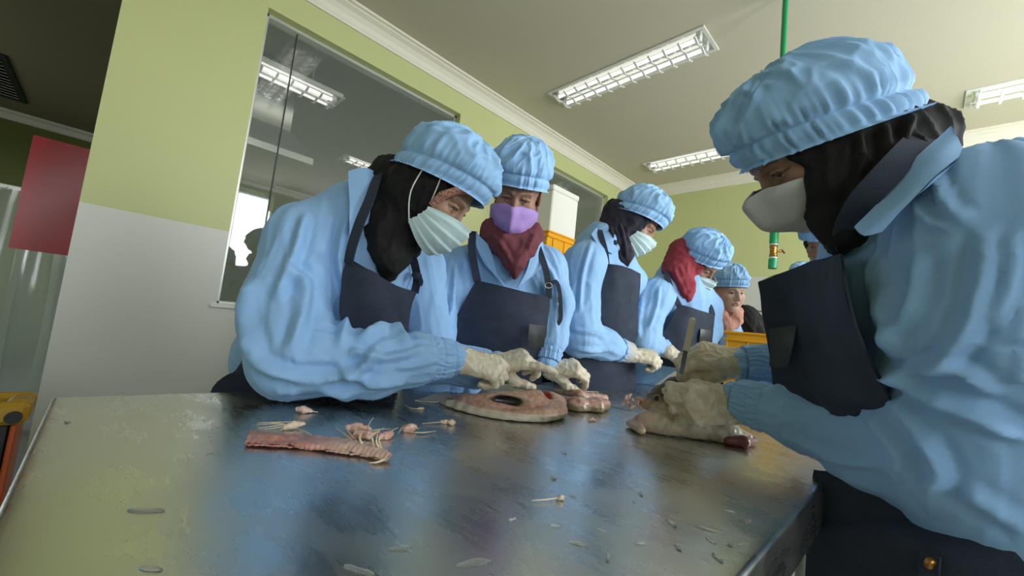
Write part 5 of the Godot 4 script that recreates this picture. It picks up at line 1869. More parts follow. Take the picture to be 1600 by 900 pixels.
# two more people, mostly hidden behind the right worker
func people_behind() -> void:
	var p := thing("person", "worker mostly hidden behind the grey masked worker, cap edge showing under her chin", "person", Vector3(-0.16, 0, -2.2))
	var T := Transform3D(frame(Vector3(-0.2425, -0.6215, 0.745), Vector3(-0.0066, 0.8222, 0.5691)), Vector3(-0.3334, 1.6863, -2.4484))
	var pelvis := Vector3(0.0, 0.92, -2.3)
	var neck := Vector3(-0.2926, 1.599, -2.5015)
	var sl := Vector3(-0.2349, 1.477, -2.4332)
	var sr := Vector3(-0.3526, 1.5025, -2.5966)
	add_legs(p, pelvis, Vector3.BACK, Vector3.LEFT)
	var arm := {"pts": [sl, Vector3(-0.2674, 1.2305, -2.3614), Vector3(-0.4717, 1.1249, -2.3539)], "rad": [0.08, 0.075, 0.05], "cuff": 0.04}
	add_coat(p, [[[pelvis, Vector3(-0.2525, 1.411, -2.639), neck], [0.15, 0.14, 0.08], 0.06], [[sl, neck, sr], [0.085, 0.09, 0.08], 0.05]], [], [arm], 0.011, 41.0, 0.008)
	add_body(p, T, Color(0.33, 0.19, 0.13), Vector3.ZERO, [neck, Vector3(-0.2461, 1.3723, -2.5791), pelvis], [arm.pts])
	add_scarf(p, T, "black_cloth", Vector3(-0.2971, 1.6077, -2.4957), [], 0.009, 40.0)
	add_cap(p, Transform3D(T.basis, T * Vector3(0, 0.055, -0.012)), Vector3(0.106, 0.135, 0.13), 0.04, 41, 0.012, 0.2)
	add_glove(p, Vector3(-0.5104, 1.1272, -2.3716), Vector3(-0.6046, -0.3279, 0.7259), Vector3(0.421, 0.8126, 0.403), -1.0, [[0.6, 0.7, 0.4], [0.6, 0.7, 0.4], [0.7, 0.7, 0.4], [0.7, 0.7, 0.4]], [Vector3(-0.5, 0.7, -0.4), Vector3(0, 0.8, -0.5)], Vector3(-0.4607, 1.1266, -2.3649), Color(0.42, 0.31, 0.24), 1.1, 0.06, 0.0042)

	p = thing("person", "person in a grey shirt at the far end, mostly hidden behind a dark apron bib", "person", Vector3(-0.55, 0, -3.4))
	T = Transform3D(frame(Vector3(0.517, -0.415, 0.7487), Vector3(0.274, 0.922, 0.2737)), Vector3(-0.6305, 1.6966, -3.7208))
	pelvis = Vector3(-0.7308, 1.0882, -3.9867)
	neck = Vector3(-0.6461, 1.5483, -3.7964)
	sl = Vector3(-0.4987, 1.4628, -3.9579)
	sr = Vector3(-0.7851, 1.3396, -3.6112)
	add_legs(p, pelvis, Vector3(0.704, 0.1075, -0.702), Vector3(0.7101, -0.0932, 0.6979))
	var ar := {"pts": [sr, Vector3(-0.8044, 1.1407, -3.5465), Vector3(-0.7137, 1.035, -3.5813)], "rad": [0.085, 0.075, 0.05], "cuff": 0.0}
	var al := {"pts": [sl, Vector3(-0.4639, 1.1713, -3.9606), Vector3(-0.5306, 1.0162, -3.7701)], "rad": [0.085, 0.075, 0.05], "cuff": 0.0}
	add_coat(p, [[[pelvis, Vector3(-0.6683, 1.3192, -3.8761), neck], [0.15, 0.15, 0.08], 0.06], [[sl, neck, sr], [0.085, 0.09, 0.08], 0.05]], [], [ar, al], 0.013, 47.0, 0.008, [], "grey_cloth")
	add_body(p, T, Color(0.33, 0.19, 0.13), Vector3.ZERO, [neck, Vector3(-0.6751, 1.2932, -3.8726), pelvis], [ar.pts, al.pts])
	add_scarf(p, T, "black_cloth", neck, [], 0.011, 48.0)
	add_cap(p, Transform3D(T.basis, T * Vector3(0, 0.045, -0.004)), Vector3(0.104, 0.075, 0.118), 0.01, 48, 0.01, 0.12)


# ---------------------------------------------------------------- fish
func streaks(p: Vector3, f := 60.0) -> float:
	return clampf(0.5 + 0.8 * noise_a.get_noise_3d(p.x * f, p.y * f, p.z * f), 0, 1)


func build_fish() -> void:
	# the opened fish under the first worker's hands
	var t := thing("opened_fish", "split open fish with pink flesh and dark cavity under the first worker's gloves", "fish", Vector3(-0.8415, 0.87, -0.8528))
	var s := Sdf.new()
	smooth_chain(s, [Vector3(-0.9108, 0.876, -0.677), Vector3(-0.8024, 0.877, -0.6889), Vector3(-0.7205, 0.878, -0.7341), Vector3(-0.676, 0.882, -0.8149), Vector3(-0.6854, 0.888, -0.9071)], [0.006, 0.010, 0.012, 0.017, 0.019], 0.02)
	smooth_chain(s, [Vector3(-0.9322, 0.882, -0.713), Vector3(-0.8202, 0.9, -0.7328), Vector3(-0.7468, 0.912, -0.7896), Vector3(-0.726, 0.912, -0.8762), Vector3(-0.7306, 0.896, -0.9634)], [0.006, 0.012, 0.017, 0.020, 0.018], 0.02)
	smooth_chain(s, [Vector3(-0.8761, 0.88, -0.7042), Vector3(-0.7752, 0.886, -0.7398), Vector3(-0.724, 0.888, -0.8306), Vector3(-0.7066, 0.89, -0.911)], [0.008, 0.015, 0.018, 0.017], 0.03)
	s.cut(Vector3(-0.7478, 0.908, -0.7675), Vector3(0.05, 0.012, 0.014), Basis(Vector3.UP, atan2(-(Vector3(-0.8498, 0.87, -0.9516) - Vector3(-0.9386, 0.87, -0.862)).z, (Vector3(-0.8498, 0.87, -0.9516) - Vector3(-0.9386, 0.87, -0.862)).x)), 0.012)
	s.cut(Vector3(-0.7198, 0.92, -0.8784), Vector3(0.02, 0.016, 0.016), Basis(), 0.01)
	s.halve(Vector3(0, TABLE + 0.0015, 0), Vector3.DOWN)
	var g := Geo.new()
	s.mesh(g, 0.0034)
	g.relax(0, 4, 0.5)
	g.displace(0, func(p: Vector3, _n: Vector3) -> float: return 0.0008 * noise_a.get_noise_3d(p.x * 50, p.y * 50, p.z * 50))
	var tail := Vector3(-0.9571, 0.87, -0.7107)
	var ax := (Vector3(-0.7789, 0.87, -1.0419) - tail)
	var long := ax.length()
	ax /= long
	var side := ax.cross(Vector3.UP).normalized()
	side *= signf(side.dot(Vector3(0, 1, 0) - tail))
	var cav := Vector3(-0.7556, 0.906, -0.7755)
	var red := Vector3(-0.7298, 0.914, -0.8911)
	g.paint(0, func(p: Vector3, n: Vector3) -> Color:
		var q := p - tail
		var u := q.dot(ax) / long
		var w := q.dot(side)
		var k := streaks(p)
		var flesh := Color(0.36, 0.17, 0.12).lerp(Color(0.52, 0.34, 0.26), k)
		var skin := Color(0.50, 0.45, 0.36).lerp(Color(0.14, 0.12, 0.075), smoothstep(0.45, 0.75, u + 0.15 * (k - 0.5)))
		var h := p.y - TABLE
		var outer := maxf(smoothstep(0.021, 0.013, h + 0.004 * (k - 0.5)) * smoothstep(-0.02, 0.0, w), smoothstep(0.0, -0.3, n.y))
		var rim := exp(-pow((h - 0.019) / 0.002, 2.0)) * smoothstep(0.0, 0.01, w)
		var c := flesh.lerp(skin, outer).lerp(Color(0.6, 0.54, 0.44), rim * 0.7)
		c = c.lerp(Color(0.13, 0.105, 0.065), smoothstep(0.86, 0.94, u + 0.03 * (k - 0.5)))
		var dv := p - cav
		var dc := dv.dot(ax) / 0.055
		var ds := (dv - ax * dv.dot(ax)).length() / 0.0175
		c = c.lerp(Color(0.022, 0.018, 0.015), smoothstep(1.2, 0.8, sqrt(dc * dc + ds * ds)))
		c = c.lerp(Color(0.30, 0.045, 0.04), smoothstep(0.024, 0.016, (p - red).length()))
		return c)
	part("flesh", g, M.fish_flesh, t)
	g = Geo.new()
	var fin := [[Vector3(-1.0146, 0.884, -0.7729), Vector3(-0.9959, 0.882, -0.7181), Vector3(-0.9813, 0.876, -0.67), Vector3(-0.9663, 0.874, -0.628)], [Vector3(-0.9705, 0.882, -0.7479), Vector3(-0.9563, 0.878, -0.6958), Vector3(-0.9577, 0.874, -0.6633), Vector3(-0.9607, 0.873, -0.6367)], [Vector3(-0.9174, 0.88, -0.7069), Vector3(-0.9258, 0.876, -0.6834), Vector3(-0.9324, 0.874, -0.6631), Vector3(-0.9508, 0.873, -0.6426)]]
	g.sheet(surface(fin, 4, 4), 0.002, Color(0.55, 0.48, 0.38))
	part("tail_fin", g, M.fish_flesh, t)
	g = Geo.new()
	for i in 7:
		var a := red + ax * (0.012 * sin(i * 2.3)) + side * (0.010 * cos(i * 1.9)) + Vector3(0, -0.006, 0)
		g.tube(spline([a - ax * 0.012, a + Vector3(0, 0.006, 0), a + ax * 0.013 - Vector3(0, 0.003, 0)], 4), 0.0022, 6, true, Color(0.45, 0.09, 0.08))
	part("gill", g, M.fish_flesh, t)

	# the second worker's fish just behind its head
	t = thing("halved_fish", "halved fish lying under the lilac masked worker's resting hand, red at its cut end", "fish", Vector3(-0.7968, 0.87, -1.1881))
	s = Sdf.new()
	s.chain([Vector3(-0.8495, 0.882, -1.0699), Vector3(-0.7277, 0.887, -1.0355), Vector3(-0.6966, 0.888, -1.098), Vector3(-0.7058, 0.886, -1.1671)], [0.014, 0.021, 0.022, 0.016], 0.02)
	s.chain([Vector3(-0.9183, 0.886, -1.1748), Vector3(-0.8096, 0.894, -1.1654), Vector3(-0.7662, 0.89, -1.2554)], [0.012, 0.016, 0.013], 0.02)
	s.cut(Vector3(-0.7095, 0.912, -1.0224), Vector3(0.04, 0.016, 0.012), Basis(Vector3.UP, 0.5), 0.008)
	s.halve(Vector3(0, TABLE + 0.0015, 0), Vector3.DOWN)
	g = Geo.new()
	s.mesh(g, 0.004)
	g.displace(0, func(p: Vector3, _n: Vector3) -> float: return 0.0018 * noise_a.get_noise_3d(p.x * 60, p.y * 60, p.z * 60))
	var end := Vector3(-0.7708, 0.87, -1.2866)
	g.paint(0, func(p: Vector3, n: Vector3) -> Color:
		var k := streaks(p, 50.0)
		var c := Color(0.34, 0.17, 0.13).lerp(Color(0.5, 0.34, 0.27), k)
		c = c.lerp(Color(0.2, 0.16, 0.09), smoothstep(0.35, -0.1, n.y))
		c = c.lerp(Color(0.46, 0.09, 0.08), smoothstep(0.05, 0.02, (p - end).length()) * k * 1.2)
		return c)
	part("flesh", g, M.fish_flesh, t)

	# the whole fish in the right worker's hand
	t = thing("whole_fish", "whole fish with cream belly and torn pink mouth, held by the grey masked worker", "fish", Vector3(-0.4626, 0.87, -1.1421))
	s = Sdf.new()
	s.chain([Vector3(-0.5371, 0.88, -1.0188), Vector3(-0.4983, 0.892, -1.0254), Vector3(-0.4573, 0.9, -1.0462), Vector3(-0.4045, 0.902, -1.0955), Vector3(-0.349, 0.896, -1.1367), Vector3(-0.3066, 0.888, -1.1683)], [0.009, 0.02, 0.028, 0.031, 0.025, 0.016], 0.03)
	s.chain([Vector3(-0.5273, 0.9293, -1.0625), Vector3(-0.4915, 0.9597, -1.0733), Vector3(-0.4611, 0.9917, -1.0857), Vector3(-0.4299, 1.0201, -1.0993)], [0.012, 0.019, 0.018, 0.010], 0.02)
	s.cap(Vector3(-0.4913, 0.9394, -1.0762), Vector3(-0.4252, 0.934, -1.1228), 0.026, 0.036, 0.03)
	s.cap(Vector3(-0.5425, 0.879, -1.0153), Vector3(-0.483, 0.882, -0.9699), 0.006, 0.012, 0.012)
	s.cut(Vector3(-0.559, 0.9098, -1.0471), Vector3(0.012, 0.012, 0.02), Basis(), 0.008)
	s.halve(Vector3(0, TABLE + 0.0015, 0), Vector3.DOWN)
	g = Geo.new()
	s.mesh(g, 0.0036)
	g.relax(0, 1, 0.4)
	g.displace(0, func(p: Vector3, _n: Vector3) -> float: return 0.0014 * noise_a.get_noise_3d(p.x * 55, p.y * 55, p.z * 55))
	var mouth := Vector3(-0.5206, 0.89, -0.987)
	var hx := (Vector3(-0.3183, 0.87, -1.2147) - Vector3(-0.5531, 0.87, -1.0497)).normalized()
	g.paint(0, func(p: Vector3, n: Vector3) -> Color:
		var u := (p - mouth).dot(hx)
		var h := p.y - TABLE
		var k := streaks(p, 40.0)
		var c := Color(0.36, 0.30, 0.21).lerp(Color(0.5, 0.44, 0.34), k)
		c = c.lerp(Color(0.10, 0.085, 0.045), smoothstep(0.058 + 0.02 * (k - 0.5), 0.085, h - u * 0.15))
		c = c.lerp(Color(0.52, 0.27, 0.22), smoothstep(0.07, 0.02, u) * smoothstep(0.2, 0.8, k) * 0.8)
		c = c.lerp(Color(0.32, 0.22, 0.13), smoothstep(0.006, 0.0, absf(u - 0.085 - h * 0.25)) * 0.6)
		return c)
	part("flesh", g, M.fish_flesh, t)
	g = Geo.new()
	var r := RandomNumberGenerator.new()
	r.seed = 9
	for i in 16:
		var c := Vector3(-0.553, 0.9322, -1.036) + Vector3(r.randf_range(-0.02, 0.022), r.randf_range(-0.014, 0.012), r.randf_range(-0.02, 0.016))
		var a := Vector3(r.randf_range(-1, 1), r.randf_range(-0.6, 0.6), r.randf_range(-1, 1)).normalized() * 0.012
		g.tube(spline([c - a, c + Vector3(0, 0.004, 0), c + a], 3), [0.002, 0.0036, 0.004, 0.0042, 0.004, 0.003, 0.0015], 7, true, Color(0.62, 0.36, 0.3).lerp(Color(0.72, 0.56, 0.48), r.randf()))
	part("torn_mouth", g, M.fish_flesh, t)
	g = Geo.new()
	var look := (Vector3(0, 1.1, 0) - Vector3(-0.4839, 0.9559, -1.0429)).normalized()
	var eb := Basis(look.cross(Vector3.UP).normalized(), look, look.cross(Vector3.UP).normalized().cross(look))
	g.lathe(Vector3(-0.4839, 0.9559, -1.0429), [Vector2(0.0001, 0.005), Vector2(0.004, 0.0042), Vector2(0.0065, 0.002), Vector2(0.008, -0.002)], 16, eb, Color(0.01, 0.01, 0.01))
	g.lathe(Vector3(-0.4839, 0.9559, -1.0429), [Vector2(0.0062, 0.002), Vector2(0.008, 0.0015), Vector2(0.0095, -0.002)], 16, eb, Color(0.3, 0.24, 0.14))
	part("eye", g, M.fish_flesh, t)
	g = Geo.new()
	s = Sdf.new()
	s.chain([Vector3(-0.3294, 0.882, -1.1138), Vector3(-0.3015, 0.884, -1.1349), Vector3(-0.2946, 0.882, -1.1942)], [0.010, 0.013, 0.009], 0.01)
	s.mesh(g, 0.003, Color(0.2, 0.06, 0.05))
	part("cut_end", g, M.fish_flesh, t)

	# the long strip of backbone in front
	t = thing("backbone_strip", "long pink strip of fish backbone lying in front of the bent worker", "fish bone", Vector3(-0.6954, 0.87, -0.2827))
	var rows := []
	rows = [[Vector3(-0.8008, 0.874, -0.2022), Vector3(-0.7711, 0.875, -0.2353), Vector3(-0.7411, 0.874, -0.2771), Vector3(-0.6956, 0.876, -0.319), Vector3(-0.6511, 0.876, -0.3495), Vector3(-0.5914, 0.876, -0.355)], [Vector3(-0.7683, 0.877, -0.1949), Vector3(-0.7397, 0.879, -0.2264), Vector3(-0.7173, 0.876, -0.269), Vector3(-0.6673, 0.879, -0.3058), Vector3(-0.6315, 0.878, -0.3364), Vector3(-0.5843, 0.877, -0.3488)], [Vector3(-0.7456, 0.876, -0.1867), Vector3(-0.7291, 0.874, -0.2244), Vector3(-0.6881, 0.877, -0.2592), Vector3(-0.6555, 0.875, -0.2995), Vector3(-0.6183, 0.876, -0.3271), Vector3(-0.5809, 0.875, -0.3429)], [Vector3(-0.7395, 0.873, -0.185), Vector3(-0.713, 0.873, -0.2203), Vector3(-0.688, 0.873, -0.2598), Vector3(-0.6446, 0.873, -0.2934), Vector3(-0.6136, 0.873, -0.3232), Vector3(-0.5798, 0.873, -0.3394)]]
	g = Geo.new()
	g.sheet(surface(rows, 26, 5), 0.003)
	var b0 := Vector3(-0.7833, 0.87, -0.1945)
	var bx := (Vector3(-0.5991, 0.87, -0.3601) - b0)
	var bl := bx.length()
	bx /= bl
	g.displace(0, func(p: Vector3, _n: Vector3) -> float:
		var u := (p - b0).dot(bx) / bl
		return 0.0013 * (1.0 - absf(sin(u * 95.0))) + 0.0022 * noise_a.get_noise_3d(p.x * 60, p.y * 60, p.z * 60))
	g.paint(0, func(p: Vector3, _n: Vector3) -> Color:
		var u := (p - b0).dot(bx) / bl
		var k := streaks(p, 70.0)
		var rib := absf(sin(u * 95.0))
		var c := Color(0.38, 0.13, 0.105).lerp(Color(0.58, 0.34, 0.27), k)
		c = c.lerp(Color(0.74, 0.55, 0.44), smoothstep(0.35, 0.75, u) * 0.8)
		return c.lerp(Color(0.42, 0.16, 0.14), rib * 0.35))
	part("strip", g, M.fish_flesh, t)
	for q in [[Vector3(-0.6282, 0.878, -0.3515), Vector3(-0.6252, 0.89, -0.3437), Vector3(-0.6453, 0.898, -0.3549)], [Vector3(-0.6206, 0.878, -0.3522), Vector3(-0.6359, 0.888, -0.3539), Vector3(-0.6358, 0.896, -0.3573)], [Vector3(-0.6455, 0.882, -0.3303), Vector3(-0.6546, 0.89, -0.3289), Vector3(-0.6748, 0.896, -0.3429)], [Vector3(-0.6318, 0.88, -0.344), Vector3(-0.6341, 0.892, -0.3411), Vector3(-0.6504, 0.9, -0.3433)], [Vector3(-0.5839, 0.876, -0.3432), Vector3(-0.5802, 0.874, -0.3257), Vector3(-0.5856, 0.873, -0.3151)]]:
		g = Geo.new()
		g.tube(spline(q, 4), [0.0022, 0.0021, 0.0019, 0.0017, 0.0015, 0.0013, 0.0011, 0.0009, 0.0006], 6)
		part("spine", g, M.bone_white, t)

	# scraps of bone on the wet steel
	scrap("tuft of fine cream bones behind the backbone strip's left end", Vector3(-0.8369, 0.87, -0.264), [[Vector3(-0.8613, 0.873, -0.2294), Vector3(-0.8445, 0.876, -0.2544), Vector3(-0.8316, 0.878, -0.2947)], [Vector3(-0.8301, 0.872, -0.2244), Vector3(-0.8235, 0.876, -0.2595), Vector3(-0.8137, 0.88, -0.2933)], [Vector3(-0.8187, 0.872, -0.2308), Vector3(-0.8109, 0.876, -0.256), Vector3(-0.8131, 0.878, -0.2911)], [Vector3(-0.8526, 0.872, -0.2255), Vector3(-0.8261, 0.878, -0.2556), Vector3(-0.8142, 0.874, -0.2809)], [Vector3(-0.802, 0.873, -0.2519), Vector3(-0.8042, 0.878, -0.2644), Vector3(-0.808, 0.878, -0.2918)], [Vector3(-0.8094, 0.873, -0.2796), Vector3(-0.7704, 0.873, -0.2869), Vector3(-0.7511, 0.872, -0.2914)]], [[Vector3(-0.8087, 0.876, -0.2617), Vector3(-0.8089, 0.878, -0.2765), Vector3(-0.8123, 0.878, -0.2932), 0.006]], Color(0.68, 0.5, 0.36))
	scrap("pink scrap of vertebrae with long fine spines beside the backbone strip", Vector3(-0.7573, 0.87, -0.3954), [[Vector3(-0.7847, 0.873, -0.3437), Vector3(-0.7217, 0.876, -0.3354), Vector3(-0.6873, 0.874, -0.337)], [Vector3(-0.7705, 0.878, -0.3531), Vector3(-0.7341, 0.876, -0.3477), Vector3(-0.6962, 0.873, -0.3434)], [Vector3(-0.7079, 0.88, -0.3523), Vector3(-0.7202, 0.88, -0.3888), Vector3(-0.7304, 0.876, -0.4279)], [Vector3(-0.6979, 0.876, -0.3518), Vector3(-0.6861, 0.882, -0.3656), Vector3(-0.7098, 0.886, -0.402)], [Vector3(-0.7336, 0.882, -0.3823), Vector3(-0.745, 0.888, -0.3907), Vector3(-0.7859, 0.886, -0.419)], [Vector3(-0.6864, 0.876, -0.3789), Vector3(-0.696, 0.88, -0.4034), Vector3(-0.7201, 0.88, -0.4382)]], [[Vector3(-0.7594, 0.878, -0.3571), Vector3(-0.7499, 0.879, -0.3714), Vector3(-0.7341, 0.878, -0.3857), 0.008], [Vector3(-0.7192, 0.877, -0.353), Vector3(-0.7008, 0.878, -0.3673), Vector3(-0.7092, 0.878, -0.39), 0.007], [Vector3(-0.6918, 0.876, -0.3865), Vector3(-0.6906, 0.877, -0.4011), Vector3(-0.7022, 0.876, -0.4153), 0.007]], Color(0.52, 0.2, 0.17))
	scrap("small pink knuckle of bone with a forked thin spine right of the vertebrae scrap", Vector3(-0.7319, 0.87, -0.4725), [[Vector3(-0.7033, 0.873, -0.4298), Vector3(-0.7305, 0.876, -0.4532), Vector3(-0.7381, 0.878, -0.4661)], [Vector3(-0.71, 0.874, -0.4502), Vector3(-0.6902, 0.874, -0.4756), Vector3(-0.6943, 0.873, -0.5119)], [Vector3(-0.7228, 0.876, -0.4735), Vector3(-0.7218, 0.874, -0.4836), Vector3(-0.7194, 0.873, -0.4868)]], [[Vector3(-0.7196, 0.876, -0.4555), Vector3(-0.7177, 0.878, -0.4657), Vector3(-0.7214, 0.876, -0.4771), 0.008]], Color(0.55, 0.22, 0.2))
	scrap("cream splinter with a round pink head nearest the opened fish's tail", Vector3(-0.7558, 0.87, -0.5685), [[Vector3(-0.7548, 0.872, -0.5172), Vector3(-0.7476, 0.874, -0.5451), Vector3(-0.741, 0.875, -0.5676)]], [[Vector3(-0.7473, 0.874, -0.5619), Vector3(-0.7405, 0.875, -0.569), Vector3(-0.7413, 0.874, -0.5785), 0.0045], [Vector3(-0.7297, 0.876, -0.5714), Vector3(-0.7282, 0.876, -0.5755), Vector3(-0.7267, 0.876, -0.5797), 0.0062]], Color(0.66, 0.48, 0.34))
	scrap("short pinkish bone lying alone beside the bent worker's elbow", Vector3(-0.9516, 0.87, -0.347), [[Vector3(-0.9204, 0.876, -0.3384), Vector3(-0.9146, 0.874, -0.3472), Vector3(-0.9106, 0.873, -0.3552)]], [[Vector3(-0.929, 0.878, -0.3203), Vector3(-0.9206, 0.878, -0.3279), Vector3(-0.9175, 0.875, -0.3428), 0.007]], Color(0.6, 0.36, 0.32))
	scrap("curved hair thin bone between elbow and opened fish", Vector3(-0.8939, 0.87, -0.5878), [[Vector3(-0.9285, 0.873, -0.5748), Vector3(-0.8968, 0.872, -0.5709), Vector3(-0.8753, 0.873, -0.5794), Vector3(-0.8767, 0.873, -0.5989)]], [[Vector3(-0.8804, 0.873, -0.5863), Vector3(-0.8786, 0.873, -0.5926), Vector3(-0.8767, 0.873, -0.5989), 0.003]], Color(0.5, 0.38, 0.3))
	scrap("pale matchstick bone alone on the open steel in the foreground", Vector3(-0.36, 0.87, -0.4665), [[Vector3(-0.3641, 0.873, -0.4376), Vector3(-0.3553, 0.873, -0.4604), Vector3(-0.3474, 0.874, -0.4854)]], [[Vector3(-0.3505, 0.873, -0.4767), Vector3(-0.348, 0.874, -0.4804), Vector3(-0.3469, 0.874, -0.4862), 0.0032]], Color(0.42, 0.38, 0.34))
	scrap("tiny pink crumb right of the opened fish's head", Vector3(-0.6342, 0.87, -0.9835), [[Vector3(-0.6322, 0.872, -0.9649), Vector3(-0.6307, 0.873, -0.9778), Vector3(-0.6204, 0.872, -0.9779)]], [[Vector3(-0.626, 0.874, -0.9584), Vector3(-0.6245, 0.875, -0.9712), Vector3(-0.6177, 0.873, -0.9736), 0.0045]], Color(0.6, 0.3, 0.26))
	scrap("thin white bone lying behind the halved fish", Vector3(-0.9747, 0.87, -1.4002), [[Vector3(-1.0011, 0.872, -1.3452), Vector3(-0.9662, 0.872, -1.388), Vector3(-0.9348, 0.872, -1.4834)]], [], Color(0.7, 0.6, 0.5))


func smooth_chain(s: Sdf, pts: Array, rad: Array, k: float) -> void:
	var rs := []
	for r in rad:
		rs.append(Vector3(r, 0, 0))
	var fine := []
	for r in spline(rs, 3):
		fine.append(r.x)
	s.chain(spline(pts, 3), fine, k)


func scrap(label: String, at: Vector3, spines: Array, lumps: Array, tint: Color) -> void:
	var t := thing("bone_scrap", label, "fish bone", at, "bone scraps on the steel table")
	for q in spines:
		var g := Geo.new()
		var line := spline(q, 5)
		var rad := []
		for i in line.size():
			rad.append(0.0011 * (1.0 - 0.6 * absf(2.0 * i / (line.size() - 1.0) - 1.0)))
		g.tube(line, rad, 6)
		part("spine", g, M.bone_white, t)
	for q in lumps:
		var s := Sdf.new()
		s.chain([q[0], q[1], q[2]], [q[3] * 0.85, q[3], q[3] * 0.6], 0.004)
		var g := Geo.new()
		s.mesh(g, maxf(q[3] * 0.35, 0.0015), tint)
		var seed_: float = q[3] * 1000
		g.displace(0, func(p: Vector3, _n: Vector3) -> float: return q[3] * 0.3 * noise_a.get_noise_3d(p.x * 120 + seed_, p.y * 120, p.z * 120))
		g.paint(0, func(p: Vector3, _n: Vector3) -> Color: return tint.lerp(Color(0.74, 0.6, 0.5), streaks(p, 110.0)))
		part("vertebra", g, M.fish_flesh, t)


# ---------------------------------------------------------------- small things
func build_small_things() -> void:
	# scalpel in the right worker's hand
	var t := thing("scalpel", "scalpel with a cream handle held upright in the grey masked worker's glove", "knife", Vector3(-0.3995, 1.0915, -0.9989))
	var g := Geo.new()
	var a := Vector3(-0.3924, 1.1635, -1.0037)
	var b := Vector3(-0.3964, 1.0869, -0.9883)
	var c := Vector3(-0.4013, 1.0303, -0.9837)
	var out := Vector3(0.7767, -0.0821, 0.6245)
	ribbon(g, [a, a.lerp(b, 0.3), a.lerp(b, 0.7), b], 0.0145, 0.006, out)
	var hd := part("handle", g, M.bone_handle, t)
	g = Geo.new()
	g.lathe(a + (a - b).normalized() * -0.001, [Vector2(0.0001, 0.006), Vector2(0.004, 0.0052), Vector2(0.0068, 0.002), Vector2(0.0072, -0.002)], 14, Basis(Vector3(0.704, 0.1075, -0.702), (a - b).normalized(), Vector3(0.704, 0.1075, -0.702).cross((a - b).normalized())))
	part("handle_end", g, M.bone_handle, hd)
	g = Geo.new()
	ribbon(g, [b.lerp(a, 0.1), b.lerp(c, 0.4), c], 0.011, 0.0012, out)
	part("blade", g, M.steel_tool, t)

	# the yellow crate at the table's far end
	t = thing("plastic_crate", "yellow plastic crate at the table's far end, between the girl and the right worker", "crate", Vector3(-0.53, TABLE, -2.5))
	crate(t, Vector3(-0.72, TABLE + 0.001, -2.66), Vector3(-0.32, 1.198, -2.31), "yellow_plastic")

	# rack by the far window: crate and white box on top
	t = thing("storage_rack", "steel rack by the window, hidden behind the workers", "rack", Vector3(-2.2, 0, -2.5))
	for x in [-2.42, -2.0]:
		for z in [-2.72, -2.3]:
			g = Geo.new()
			g.box(Vector3(x, 0.82, z), Vector3(0.03, 1.64, 0.03), 0.003)
			part("post", g, M.brushed_steel, t)
	for y in [0.3, 0.95, 1.63]:
		g = Geo.new()
		g.box(Vector3(-2.21, y, -2.51), Vector3(0.45, 0.025, 0.45), 0.004)
		part("shelf", g, M.brushed_steel, t)
	t = thing("plastic_crate", "yellow crate under the white box, behind the lilac masked worker's shoulder", "crate", Vector3(-2.2, 1.643, -2.5))
	crate(t, Vector3(-2.40, 1.644, -2.71), Vector3(-2.02, 1.86, -2.31), "yellow_plastic")
	t = thing("foam_box", "upright white foam box behind the lilac masked worker's head", "box", Vector3(-2.2, 1.86, -2.5))
	g = Geo.new()
	g.box2(Vector3(-2.36, 1.861, -2.66), Vector3(-2.03, 2.19, -2.33), 0.008)
	part("body", g, M.polystyrene, t)
	g = Geo.new()
	g.box2(Vector3(-2.365, 2.19, -2.665), Vector3(-2.025, 2.235, -2.325), 0.008)
	part("lid", g, M.polystyrene, t)

	# green water pipe with its brass tap
	t = thing("water_pipe", "green water pipe hanging from the ceiling with a brass valve at its end", "pipe", Vector3(-0.5715, 2.9995, -2.3172))
	var top := Vector3(Vector3(-0.5202, 1.5175, -2.2808).x, 3.0, Vector3(-0.5202, 1.5175, -2.2808).z)
	var foot := Vector3(-0.5202, 1.5175, -2.2808)
	g = Geo.new()
	g.tube([Vector3(foot.x, 3.0, foot.z), Vector3(foot.x, foot.y + 0.19, foot.z)], 0.0135, 16)
	part("tube", g, M.pipe_green, t)
	for q in [[0.125, 0.19, 0.0195], [0.0, 0.05, 0.0195]]:
		g = Geo.new()
		g.lathe(Vector3(foot.x, foot.y + q[0], foot.z), [Vector2(0.001, 0), Vector2(q[2] - 0.002, 0), Vector2(q[2], 0.002), Vector2(q[2], q[1] - q[0] - 0.002), Vector2(q[2] - 0.002, q[1] - q[0]), Vector2(0.001, q[1] - q[0])], 20)
		part("socket", g, M.pipe_green, t)
	for y in [0.05, 0.116]:
		g = Geo.new()
		g.lathe(Vector3(foot.x, foot.y + y, foot.z), [Vector2(0.001, 0), Vector2(0.0175, 0), Vector2(0.0175, 0.009), Vector2(0.001, 0.009)], 20)
		part("collar", g, M.white_plastic, t)
	g = Geo.new()
	g.lathe(Vector3(foot.x, foot.y + 0.058, foot.z), [Vector2(0.001, 0), Vector2(0.018, 0), Vector2(0.018, 0.014), Vector2(0.015, 0.018), Vector2(0.0165, 0.03), Vector2(0.015, 0.042), Vector2(0.018, 0.046), Vector2(0.018, 0.06), Vector2(0.001, 0.06)], 6)
	var valve := part("valve", g, M.brass, t)
	g = Geo.new()
	var rt := Vector3(0.7712, 0.0977, -0.6291)
	g.tube([Vector3(foot.x, foot.y + 0.088, foot.z), Vector3(foot.x, foot.y + 0.088, foot.z) + rt * 0.036], 0.006, 10)
	part("stem", g, M.brass, valve)
	g = Geo.new()
	var hc := Vector3(foot.x, foot.y + 0.088, foot.z) + rt * 0.036
	g.tube([hc + Vector3(0, 0.006, 0), hc + Vector3(0, -0.002, 0) + rt * 0.01, hc + Vector3(0, -0.012, 0) + rt * 0.018], [0.008, 0.007, 0.006], 8, true, Color.WHITE, 0.6)
